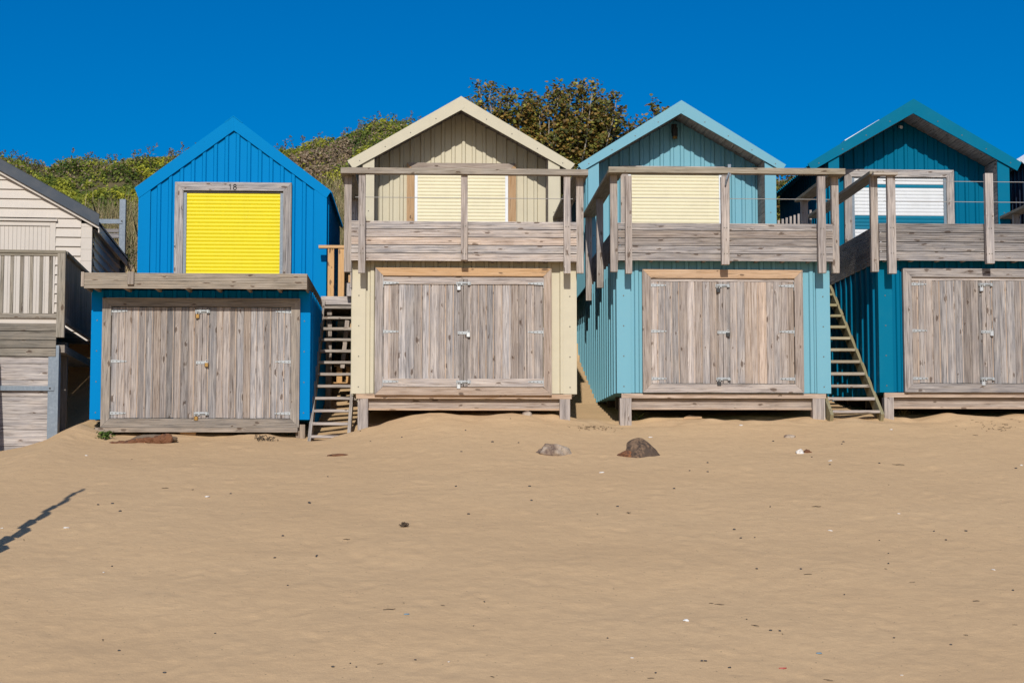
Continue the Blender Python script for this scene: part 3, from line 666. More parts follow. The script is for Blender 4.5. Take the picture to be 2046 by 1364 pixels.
for lab, px, Y, rx, rz in (('round green bush on the hill crest just left of the blue hut roof', 392, 21.5, .75, .75),
                           ('tall green bush on the hill crest left of the cream hut gable', 786, 21.0, 1.05, .75),
                           ('low bush with dead flower heads on the crest at the far left', 46, 22.0, .75, .65),
                           ('straggly bush with brown flower heads on the crest above the grey roof', 130, 22.0, .6, .4),
                           ('bush with brown flower heads on the crest between grey roof and blue hut', 272, 21.8, .85, .5),
                           ('green bush on the crest right of the blue hut roof', 615, 21.6, .7, .5)):
    x = X(px, 290, Y); shrub('bush', lab, x, Y, rx, rz, 2600, GREENS, [4, 4, 2, 1.6], 'bushes on the hill crest')
# marram grass
def blades(name, cx, cy, zf, n, spread, h, pal, wts, parent=None, wid=.008, lean=.45):
    bx = cx + nrs.randn(n) * spread[0]; by = cy + nrs.randn(n) * spread[1]; bz = zf(bx, by) - .03
    an = nrs.uniform(0, 6.28, n); hh = h * nrs.uniform(.45, 1.1, n); ln = np.abs(nrs.randn(n)) * lean * hh
    dx, dy = np.cos(an) * ln, np.sin(an) * ln; wx, wy = -np.sin(an) * wid, np.cos(an) * wid
    wx = np.where(np.abs(wx) < wid * .5, wid * .7, wx)
    B = np.c_[bx, by, bz]; Mi = B + np.c_[dx * .35, dy * .35, hh * .6]; T = B + np.c_[dx, dy, hh * .96]; W = np.c_[wx, wy, 0 * wx]
    V = np.stack([B - W, B + W, Mi + W * .8, T, Mi - W * .8], 1)
    o = grid_obj(name, V.reshape(-1, 3), np.arange(n * 5).reshape(n, 5), M['grass'], False)
    ca = o.data.color_attributes.new('leaf', 'FLOAT_COLOR', 'POINT'); ca.data.foreach_set('color', np.repeat(np.c_[pick(n, pal, wts), np.ones(n)], 5, axis=0).astype(np.float32).ravel())
    if parent is not None: o.parent = parent
    return o
TAN = [(.36, .28, .14), (.27, .23, .10), (.16, .18, .055), (.42, .33, .19)]
n = 42000
gx_ = nrs.uniform(-10, 5, n); gy_ = nrs.uniform(9.2, 15, n); gm = grass_mask(gx_, gy_); k = nrs.rand(n) < gm; gx_, gy_ = gx_[k], gy_[k]
def _z(bx, by): return hill_z(bx, by)
class _S: pass
def blades_at(name, bx, by, h, pal, wts, wid=.007):
    n = len(bx); o = None; global nrs
    an = nrs.uniform(0, 6.28, n); hh = h * nrs.uniform(.45, 1.1, n); ln = np.abs(nrs.randn(n)) * .45 * hh
    dx, dy = np.cos(an) * ln, np.sin(an) * ln; W = np.c_[np.full(n, wid), np.zeros(n), np.zeros(n)]; B = np.c_[bx, by, hill_z(bx, by) - .03]
    Mi = B + np.c_[dx * .35, dy * .35, hh * .6]; T = B + np.c_[dx, dy, hh * .96]
    V = np.stack([B - W, B + W, Mi + W * .8, T, Mi - W * .8], 1); o = grid_obj(name, V.reshape(-1, 3), np.arange(n * 5).reshape(n, 5), M['grass'], False)
    ca = o.data.color_attributes.new('leaf', 'FLOAT_COLOR', 'POINT'); ca.data.foreach_set('color', np.repeat(np.c_[pick(n, pal, wts), np.ones(n)], 5, axis=0).astype(np.float32).ravel()); return o
tag(blades_at('marram_grass', gx_, gy_, .75, TAN, [3, 3, 2, 2]), 'dry tan marram grass on the slope behind the huts', 'grass', kind='stuff')

# ------------------------------------------------------------------ sycamores
def sycamore(label, cx, cy, z0, stems, leafn, sig=.16):
    """upright pale stems rising fan-like, leaf sprays up their length"""
    t = thing('sycamore_tree', label, 'tree', 'sycamores on the hill', (cx, cy, z0))
    tr = MB(); P_, Nn = [], []
    for (dx, dy, top, lo) in stems:
        p = Vector((dx * .25, dy * .25, -.2)); e = Vector((dx, dy, top)); ctrl = Vector((dx * .7, dy * .6, top * .4)); path = []
        for k in range(9):
            u = k / 8; q = p * (1 - u) ** 2 + ctrl * 2 * u * (1 - u) + e * u * u; q += Vector((rnd.uniform(-.03, .03), rnd.uniform(-.03, .03), 0)) * (k > 0); path.append(q)
        tr.tube(path, [.04 - .034 * k / 8 for k in range(9)], 6)
        for k in range(int(26 * (1 - lo) + 8)):
            u = lo + (1 - lo) * rnd.random() ** .75; q = p * (1 - u) ** 2 + ctrl * 2 * u * (1 - u) + e * u * u
            an = rnd.uniform(0, 6.28); rr = (.10 + .40 * (1 - u)) * rnd.uniform(.4, 1.0); c = q + Vector((math.cos(an) * rr, math.sin(an) * rr, rnd.uniform(.0, .22)))
            tr.tube([q, q.lerp(c, .6) + Vector((0, 0, -.02)), c], [.009, .006, .003], 4)
            m = rnd.randint(15, 25)
            for _ in range(m): P_.append(c + Vector((rnd.gauss(0, .08), rnd.gauss(0, .08), rnd.gauss(0, .06)))); Nn.append((rnd.gauss(0, .6), rnd.gauss(-.45, .5), rnd.uniform(.35, 1)))
        for _ in range(7): P_.append(e + Vector((rnd.gauss(0, .05), rnd.gauss(0, .05), rnd.gauss(0, .05)))); Nn.append((rnd.gauss(0, .6), rnd.gauss(-.4, .5), rnd.uniform(.3, 1)))
    tr.build('trunk', M['bark'], t, True)
    p = np.array([tuple(v) for v in P_]); n = len(p)
    col = pick(n, [(.22, .13, .032), (.16, .155, .03), (.30, .19, .045), (.09, .10, .025), (.34, .31, .06)], [3.0, 3.6, 2.2, 2.2, 1.0])
    leaves('crown', p, np.array(Nn), nrs.uniform(.06, .105, n), col, MAPLE, M['leaf'], t, droop=.9)
ST = 10.6
def topz(px, py): q = P(px, py + 9, ST); return q.x, q.z
outline = [(940, 195), (955, 182), (975, 180), (990, 185), (1012, 192), (1032, 203), (1050, 196), (1065, 166), (1078, 184), (1093, 190), (1112, 178), (1125, 178), (1140, 182), (1155, 170), (1163, 182), (1180, 176), (1196, 178), (1205, 190), (1212, 205), (1225, 200), (1238, 212), (960, 215), (1000, 222), (1085, 205), (1130, 205), (1170, 200), (1060, 220), (1100, 225), (1195, 215), (1030, 235), (1150, 230), (1085, 245), (1120, 250), (1175, 240), (1215, 232), (1050, 260), (1140, 265), (1190, 262), (1100, 275)]
cx, _ = topz(1090, 300); z0 = 4.6
sycamore('broad copper brown sycamore rising between the cream and turquoise gables', cx, ST, z0, [(topz(a, b)[0] - cx, rnd.uniform(-.8, .8), topz(a, b)[1] - z0, rnd.uniform(.35, .5)) for a, b in outline + outline[::2]], 0)
cx2, _ = topz(1320, 300)
sycamore('low sparse sycamore whose tips show above the turquoise gable', cx2, ST + .3, z0 - .2, [(topz(a, b)[0] - cx2, rnd.uniform(-.4, .4), topz(a, b)[1] - z0 + .2, rnd.uniform(.4, .6)) for a, b in ((1245, 232), (1262, 235), (1285, 228), (1310, 206), (1318, 222), (1338, 205), (1275, 250), (1300, 245), (1250, 262), (1412, 243), (1428, 247), (1395, 256))], 0)
cx3, _ = topz(1575, 360)
sycamore('small leafy sapling glimpsed between the turquoise and teal huts', cx3, ST, 4.3, [(topz(a, b)[0] - cx3, rnd.uniform(-.3, .3), topz(a, b)[1] - 4.3, .3) for a, b in ((1560, 352), (1575, 350), (1590, 356), (1568, 365), (1585, 362))], 0)

# ================================================================== HUTS
def lx_(px, py): return X(px, py, 0)
def pw(px, ref=927): return px
# ------------------------------------------------------------------ bright blue hut, number 18
YF1 = 4.4
def blue_hut():
    xl, xr = X(183.5, 720, 0), X(618, 720, 0); zb = Z(300, 837, 0); zdeck = Z(300, 574, -.6) + .02
    h = thing('beach_hut', 'bright blue metal beach hut with a yellow roller shutter and the number 18', 'beach hut', 'beach huts in the row', ((xl + xr) / 2, 0, zb))
    lower_store(h, M['blue'], .17, xl, xr, zb, zdeck, .2, True)
    # door surround
    f0, f1, ft, fb = X(203, 720, -.1), X(598.5, 720, -.1), Z(400, 595.5, -.1), Z(400, 853.5, -.1)
    f = MB(); mitred_frame(f, f0, f1, fb, ft, .135, -.115, -.034, (.05, .05, .05, .05)); child(f, 'door_frame', M['wood_dull'], h)
    storage_doors(h, f0 + .135, f1 - .135, X(404, 720, -.06), fb + .135, ft - .135, -.07, False, .108, M['brass'], .02, (.15, .6))
    b = MB(); b.box(f0 - .08, f1 - .02, -.125, .02, fb - .075, fb - .004, 0, var(.6, .1)); b.box(f0 - .1, f0 + .01, -.06, .1, fb - .3, fb - .076, 2); b.box(f1 - .05, f1 + .09, -.03, .08, fb - .4, fb + .05, 2, var(.6, .2)); child(b, 'floor_bearer', M['wood_dull'], h)
    # terrace parapet: two grooved boards, joists below, side boards
    y = -.6; pl, pr = X(168, 560, y), X(613.5, 560, y); z0, z1 = Z(390, 577, y), Z(390, 545.5, y); hh = (z1 - z0) / 2
    p = MB()
    for i in range(2): p.bar((pl, y, z0 + i * hh + .003), (pr, y, z0 + i * hh + .003), deck_sec(hh - .006), (0, 0, 1), (0, 1, 0), var(.9, .08, .1))
    p.box(pl + .04, pr - .04, y + .031, y + .0335, z0 + .01, z1 - .01, 0, var(.05)); child(p, 'terrace_edging', M['wood_dull'], h)  # dark strip behind the boards stands in for shade in the gap
    p = MB(); p.box(X(254, 555, y - .05), X(267, 555, y - .05), y - .05, y - .002, z0 + .06, z1 + .012, 2, var(.6, .1)); child(p, 'edging_block', M['wood_dull'], h)
    p = MB(); p.box(pl - .045, pl - .003, y - .01, y + .09, z0 + .03, z1 + .01, 2, var(.95, .1)); child(p, 'edging_block', M['wood_dull'], h)
    for xe, sg in ((pl, -1), (pr, 1)):
        p = MB()
        for i in range(2): p.bar((xe, y + .034, z0 + i * hh + .003), (xe, YF1 - .05, z0 + i * hh + .003), deck_sec(hh - .006), (0, 0, 1), (-sg, 0, 0), var(.4, .08, .15))
        child(p, 'side_edging', M['wood_dull'], h)
    x = pl + .12
    while x < pr: j = MB(); j.box(x, x + .045, y + .035, -.03, z0 + .005, z0 + .09, 1, var(.5, .2)); x += .47; child(j, 'joist', M['wood_dull'], h)
    d = MB(); yy = y + .04
    while yy < YF1: d.box(pl + .035, pr - .035, yy, yy + .138, z0 + .092, z0 + .12, 0); yy += .143
    child(d, 'terrace_floor', M['wood_dull'], h)
    # cabin
    zf = z0 + .12
    s = dict(t=(277, 300.5, 629, 652.5), A=(467, 233.5), TL=(270, 376), TR=(662, 382.5), IA=(468, 262), BL=(277.5, 397), BR=(652.5, 396.5))
    xo0, xi0, xi1, xo1 = (X(k, 450, YF1) for k in s['t'])
    g = lambda k: (lambda q: (q.x, q.z))(P(*s[k], YF1)); A, TL, TR, IA, BL, BR = (g(k) for k in ('A', 'TL', 'TR', 'IA', 'BL', 'BR'))
    under = lambda x: IA[1] + ((BL[1] - IA[1]) * (IA[0] - x) / (IA[0] - BL[0]) if x < IA[0] else (BR[1] - IA[1]) * (x - IA[0]) / (BR[0] - IA[0]))
    barge_boards(h, M['blue'], A, TL, TR, IA, BL, BR, YF1 - .055, .02, False, False)
    gable_roof(h, M['blue'], A[0], A[1] - .035, TL[0] + .0, TR[0] - .0, TL[1] - .03, TR[1] - .03, YF1 - .03, YB + .1, .13, .025)
    w = MB(); clad_wall(w, (xo0, YF1, 0), (1, 0, 0), (0, -1, 0), ribs(0, xo1 - xo0, .203, start=.32, d=.03), zf, lambda a: under(xo0 + a) + .05)
    for xx, sg in ((xo0, -1), (xo1, 1)): clad_wall(w, (xx, YF1, 0), (0, 1, 0), (sg, 0, 0), ribs(0, YB - YF1, .2, start=.14), zf, under(xx) + .08)
    w.poly([(xo0, YB, zf), (xo1, YB, zf), (xo1, YB, under(xo1)), (A[0], YB, A[1] - .1), (xo0, YB, under(xo0))], (0, 1, 0), .02)
    child(w, 'cabin_wall', M['blue'], h)
    for a, b_ in ((xo0, xi0), (xi1, xo1)):
        t = MB(); t.poly([(a, YF1 - .046, zf), (b_, YF1 - .046, zf), (b_, YF1 - .046, under(b_)), (a, YF1 - .046, under(a))], (0, 1, 0), .008, (.5, 0, 0), (0, 0, 1))
        ox, sg = (a, -1) if a == xo0 else (b_, 1); t.box(min(ox, ox + sg * .005), max(ox, ox + sg * .005), YF1 - .046, YF1 + .13, zf, under(ox), 2); child(t, 'corner_trim', M['blue'], h)
    f0, f1, ft = X(348.8, 450, YF1 - .1), X(582.3, 450, YF1 - .1), Z(467, 364.8, YF1 - .1)
    f = MB(); mitred_frame(f, f0, f1, zf, ft, .152, YF1 - .125, YF1 - .034, (.02, .02, .02, 0), False); fr = child(f, 'shutter_frame', M['wood'], h)
    for a in (f0 + .154, f1 - .154 - .055):
        r = MB(); r.box(a, a + .055, YF1 - .085, YF1 - .034, zf, ft - .19, 2); c = a + .028; zz = zf + .42
        r.bar((c, YF1 - .085, zz), (c, YF1 - .10, zz), [(.026 * math.cos(k), .034 * math.sin(k)) for k in np.linspace(0, 5.6, 9)], (1, 0, 0), (0, 0, 1)); r.bar((c, YF1 - .1, zz), (c, YF1 - .106, zz), [(.012 * math.cos(k), .016 * math.sin(k)) for k in np.linspace(0, 5.6, 9)], (1, 0, 0), (0, 0, 1), mi=1)
        child(r, 'shutter_rail', [M['galv'], M['black']], h)
    sh = MB(); roller(sh, f0 + .212, f1 - .212, zf, ft - .19, YF1 - .05, .068); child(sh, 'roller_shutter', M['yellow'], h)
    bx = MB(); bx.box(f0 + .154, f1 - .154, YF1 - .075, YF1 - .034, ft - .188, ft - .154, 0, var(.1)); child(bx, 'shutter_header', M['wood_dull'], h)
    # number
    nm = MB(); cx, cz, yy = X(466, 373, YF1 - .13), Z(466, 373.5, YF1 - .13), YF1 - .132
    nm.box(cx - .058, cx - .042, yy, yy + .006, cz - .05, cz + .05, 2); nm.post((cx - .052, yy + .004, cz + .047), (cx - .078, yy + .004, cz + .026), .006, .016, None, (0, 0, 1))
    for oz, rx, rz in ((.025, .022, .021), (-.024, .027, .027)): nm.tube([(cx + .03 + rx * math.cos(t), yy + .004, cz + oz + rz * math.sin(t)) for t in np.linspace(0, 2 * math.pi, 15)], .0078, 5)
    no = child(nm, 'house_number', M['black'], fr)
    no['label'] = 'black numerals reading 18'
    return h
hutA = blue_hut()

def lx3(px, py, y): return X(px, py, y)
# ------------------------------------------------------------------ three balcony huts share the pattern
def balcony_hut(label, cl, trim, roofm, lo, fr, gap, panel, posts, side_posts, cab, sframe, shutter, legs, rails=False, doorw=.125, lock=None, dwarm=.12, lintel=0.0, framewarm=(.1, .1, .1, .1), bright=(.4, .8), pwarm=.1, lsp=.1, cap=True, wires=True, nb=5, right_end=None, shut_mats=None, shut_fn=None, sfw=.5, railm=None, dbr=(.35, .75), bear=None, rail_g=.3, xr_override=None, fr_right=None, bwood=.35, rise=.05):
    xl = X(lo[0], 660, 0); xr = xr_override or X(lo[1], 660, 0); zb = Z((lo[0] + lo[1]) / 2, lo[2], 0)
    h = thing('beach_hut', label, 'beach hut', 'beach huts in the row', ((xl + xr) / 2, 0, zb))
    z0, z1 = Z(panel[0], panel[3], -.27), Z(panel[0], panel[2], -.27); zr = Z(panel[0] + 60, panel[4], -.45)
    lower_store(h, cl, lo[3], xl, xr, zb, z0 + .1, trim_mat=trim)
    f0 = X(fr[0], 660, -.1); f1 = fr_right if fr_right else X(fr[1], 660, -.1); ft, fb = Z((fr[0] + fr[1]) / 2, fr[2], -.1), Z((fr[0] + fr[1]) / 2, fr[3], -.1)
    f = MB(); mitred_frame(f, f0, f1, fb, ft, fr[4], -.115, -.034, (lintel,) + framewarm[1:]); child(f, 'door_frame', M['wood'], h)
    hd = MB(); hd.box(f0 + fr[4], f1 - fr[4], -.075, -.036, ft - fr[4] - .05, ft - fr[4] - .002, 0, var(.95, .1)); child(hd, 'door_stop', M['wood'], h)
    storage_doors(h, f0 + fr[4], f1 - fr[4], X(gap, 660, -.06), fb + fr[4], ft - fr[4] - .045, -.072, rails, doorw, lock, dwarm, dbr)
    plinth(h, xl + .06, xr - .07, zb, legs, bwood)
    pl = X(panel[0], 480, -.27); pr = X(panel[1], 480, -.27)
    if xr_override: pr = xr_override + .02
    pp = []
    for (a, b, t, bt, yy, wm) in posts:
        xm = X((a + b) / 2, 450, yy); wd = (b - a) / F * (27.9 + yy) * .98
        pp.append((xm - wd / 2, xm + wd / 2, min(Z((a + b) / 2, t, yy), zr + (.001 if cap else 9)) , Z((a + b) / 2, bt, yy), yy, wm))
    balcony(h, pl, pr, z0, z1, nb, zr, pp, YF - .02, cap=cap, side_posts=side_posts, warm=pwarm, wires=wires, bright=bright, right_end=right_end, rail_g=rail_g)
    info = upper_cabin(h, cl, trim, roofm, YF, cab, sframe, shutter, z0 + .13, shut_mats=shut_mats, shut_fn=shut_fn, framewarm=sfw, railm=railm, rise=rise)
    return h, info
legz = lambda px, py: Z(px, py, 0)
hutB, iB = balcony_hut('cream beach hut with cream shutter and timber balcony right of the blue hut', M['cream'], M['cream'], M['cream'],
    (705, 1150, 786, .2), (749, 1102, 535.5, 789, .125), 926,
    (702, 1152, 440, 520.5, 347), [(716, 730, 349, 545, -.42, .1), (921, 934.5, 350, 519, -.40, .15), (1126.5, 1140, 351, 546, -.42, .1)], (-.22, 2.05, 4.0),
    dict(t=(724.7, 747.3, 1095.5, 1118), A=(921.5, 193.5), TL=(694, 322), TR=(1148.3, 328.5), IA=(921.3, 221), BL=(705.5, 338), BR=(1137.5, 342)),
    (812.5, 1031, 326, .145), M['creamsh'], [(X(715, 820, 0), X(735.5, 820, 0), legz(725, 865)), (X(1118, 820, 0), X(1138.5, 820, 0), legz(1128, 840))],
    rails=True, lock=M['steel'], dwarm=.07, lintel=.75, framewarm=(.1, .08, .3, .35), bright=(.95, 1.3), pwarm=.12, sfw=.75, dbr=(.45, .85), rail_g=.25, bwood=.5, rise=.12)
hutC, iC = balcony_hut('turquoise beach hut with cream shutter, timber balcony and a small lamp under its gable', M['turq'], M['turq'], M['turq'],
    (1233, 1656, 785, .21), (1284, 1605, 539, 784, .135), 1444,
    (1235, 1664, 444, 520.5, 345.5), [(1249.6, 1263, 351, 546, -.42, .15), (1441.6, 1457.5, 353, 528, -.42, .12), (1634.5, 1650.5, 352, 545, -.42, .1)], (-.22, 2.05, 4.15),
    dict(t=(1175.7, 1197, 1529, 1551), A=(1361, 201.5), TL=(1154, 330), TR=(1569.3, 330), IA=(1360, 227.5), BL=(1163.5, 342.5), BR=(1562, 342.5)),
    (1240.5, 1458, 328.5, .14), M['creamsh'], [(X(1238, 820, 0), X(1261, 820, 0), legz(1250, 842)), (X(1622.5, 820, 0), X(1647, 820, 0), legz(1635, 835))],
    rails=False, doorw=.118, dwarm=.13, lintel=.6, framewarm=(.2, .2, .2, .12), bright=(.45, .8), pwarm=.06, sfw=.15, dbr=(.4, .95), right_end=2.2, rail_g=.4, rise=.055)
def stripes(i, z):
    q = stripe_z
    return 1 if (q[0] < z < q[1] or q[2] < z < q[3]) else 0
stripe_z = (Z(1800, 457.5, YF + .7), Z(1800, 432, YF + .7), Z(1800, 374.5, YF + .7), Z(1800, 365.5, YF + .7))
xD = X(1756, 660, 0); cD = X(1967, 660, 0); rD = 2 * cD - xD; fD = X(1806, 660, -.1)
hutD, iD = balcony_hut('dark teal beach hut with a white shutter striped in teal', M['teal'], M['teal_trim'], M['teal_trim'],
    (1756, 2181, 783.5, .21), (1806, 2130, 537, 783.5, .135), 1970,
    (1757, 2185, 445, 520.5, 347), [(1774, 1790.5, 351, 546, -.42, .08), (1970, 1986.5, 346, 526, -.42, .05)], (-.22, 3.6),
    dict(t=(1657, 1678, 1994.8, 2018), A=(1824, 198.5), TL=(1613, 328), TR=(2039.5, 325.5), IA=(1823.4, 227.5), BL=(1621.5, 342), BR=(2031, 342)),
    (1688, 1907, 331.5, .14), M['whitesh'], [(X(1765.5, 820, 0), X(1784, 820, 0), legz(1775, 832)), (rD - .3, rD - .12, 1.0)],
    rails=False, doorw=.12, lock=M['steel'], dwarm=.0, lintel=.05, framewarm=(.05, .05, .05, .05), bright=(.2, .6), pwarm=.03, cap=False, nb=4, sfw=.05,
    wires=[Z(1900, 362.5, -.34), Z(1900, 403, -.34)], shut_mats=[M['whitesh'], M['tealsh']], shut_fn=stripes, railm=M['galv'], dbr=(.2, .6), rail_g=.25,
    xr_override=rD, fr_right=2 * cD - fD, rise=.03)
# short cap over the two corner posts of the teal balcony
cp = MB(); cp.box(X(1744, 347, -.45), X(1792.5, 347, -.45), -.50, -.36, Z(1770, 350.2, -.45), Z(1770, 344.6, -.45), 0, var(.7, .1, .2)); child(cp, 'handrail', M['wood'], hutD)
# pale vent strip lying on the left slope of the teal roof
q0, q1 = P(1688, 281, 5.2), P(1757, 240, 5.2); vp = MB(); dv = (q1 - q0).normalized(); nn = Vector((-dv.z, 0, dv.x))
vp.bar(q0 - nn * .05, q1 - nn * .05, [(0, 0), (0, .06), (1.6, .06), (1.6, 0)], (0, 1, 0), nn, (.5, 0, 0)); child(vp, 'roof_panel', M['white'], hutD)
# gable lamps
def gable_lamp(hut, info, px, py, m):
    x, z = X(px, py, info['yw']), Z(px, py, info['yw'] - .1); y = info['yw'] - .033
    l = MB(); l.box(x - .05, x + .05, y - .03, y, z - .02, z + .14, 2); l.tube([(x, y - .03, z + .10), (x, y - .12, z + .11), (x, y - .12, z + .03)], .02, 8)
    l.bar((x, y - .12, z + .05), (x, y - .12, z - .11), [(.055 * math.cos(k), .055 * math.sin(k)) for k in np.linspace(0, 5.5, 8)], (1, 0, 0), (0, 1, 0)); lo = child(l, 'lamp', m, hut)
    g = MB(); g.bar((x, y - .12, z - .115), (x, y - .12, z - .16), [(.045 * math.cos(k), .045 * math.sin(k)) for k in np.linspace(0, 5.5, 8)], (1, 0, 0), (0, 1, 0)); child(g, 'lamp_glass', M['brass'], lo)
gable_lamp(hutC, iC, 1346, 262, M['black'])
tl = MB(); xx, zz = X(1797, 254, iD['yw']), Z(1797, 254, iD['yw']); tl.bar((xx, iD['yw'] - .035, zz), (xx, iD['yw'] - .13, zz - .03), [(.035 * math.cos(k), .035 * math.sin(k)) for k in np.linspace(0, 5.5, 8)], (1, 0, 0), (0, 0, 1)); child(tl, 'lamp', M['white'], hutD)
# bracket and hook on the turquoise handrail
bk = MB(); xx, zz = X(1456, 340, -.42), Z(1456, 333, -.42); bk.box(xx - .02, xx + .03, -.46, -.425, zz - .16, zz + .03, 2); bk.tube([(xx, -.46, zz - .1), (xx - .05, -.5, zz - .22), (xx - .06, -.46, zz - .30)], .014, 6); child(bk, 'rail_bracket', M['galv'], hutC)

# ------------------------------------------------------------------ next hut at the right edge
hE0 = X(2046, 420, 6.2)
def edge_hut():
    xl = rD + .82; xr = xl + 3.35; zb = 1.5; zd = 3.5
    h = thing('beach_hut', 'dark navy hut with a pale grey metal roof just showing at the right edge', 'beach hut', 'beach huts in the row', ((xl + xr) / 2, 0, zb))
    lower_store(h, M['navy'], .2, xl, xr, zb, zd + .1); plinth(h, xl + .06, xr - .07, zb, [(xl + .1, xl + .25, 1.1), (xr - .3, xr - .15, 1.1)])
    f = MB(); mitred_frame(f, xl + .4, xr - .4, zb + .02, zd - .12, .135, -.115, -.034); child(f, 'door_frame', M['wood'], h)
    storage_doors(h, xl + .535, xr - .535, (xl + xr) / 2, zb + .155, zd - .255, -.072, False, .12)
    balcony(h, xl + .02, xr, zd, zd + .6, 4, zd + 1.36, [(xl + .15, xl + .27, zd + 1.36, zd - .2, -.42, .1), (xr - .3, xr - .18, zd + 1.36, zd - .2, -.42, .1)], YF, cap=True, side_posts=(-.22,), left_side=True)
    yf = 5.0; a, b = xl + .02, xr - .02; ze = Z(2030, 350, 6.5); za = ze + 1.05; xc = (a + b) / 2
    w = MB()
    for xx, sg in ((a, -1), (b, 1)): clad_wall(w, (xx, yf, 0), (0, 1, 0), (sg, 0, 0), ribs(0, YB - yf, .22, start=.1), zd, ze)
    un = lambda x: ze + (za - ze) * (1 - abs(x - xc) / (xc - a))
    sec = ribs(0, b - a, .2, start=.2); clad_wall(w, (a, yf + .6, 0), (1, 0, 0), (0, -1, 0), sec, zd, lambda t: un(a + t)); w.poly([(a, YB, zd), (b, YB, zd), (b, YB, ze), (xc, YB, za), (a, YB, ze)], (0, 1, 0), .02)
    child(w, 'cabin_wall', M['navy'], h)
    gable_roof(h, M['roofwhite'], xc, za + .06, a - .16, b + .16, ze - .03, ze - .03, yf - .02, YB + .1, .22, .035)
    barge_boards(h, M['roofwhite'], (xc, za + .1), (a - .2, ze), (b + .2, ze), (xc, za - .16), (a - .05, ze - .14), (b + .05, ze - .14), yf - .05)
    f = MB(); mitred_frame(f, xc - 1.0, xc + 1.0, zd, zd + 1.7, .14, yf + .49, yf + .565, bottom=False); child(f, 'shutter_frame', M['wood'], h)
    s = MB(); roller(s, xc - .86, xc + .86, zd, zd + 1.56, yf + .55); child(s, 'roller_shutter', M['whitesh'], h)
    return h
edge_hut()

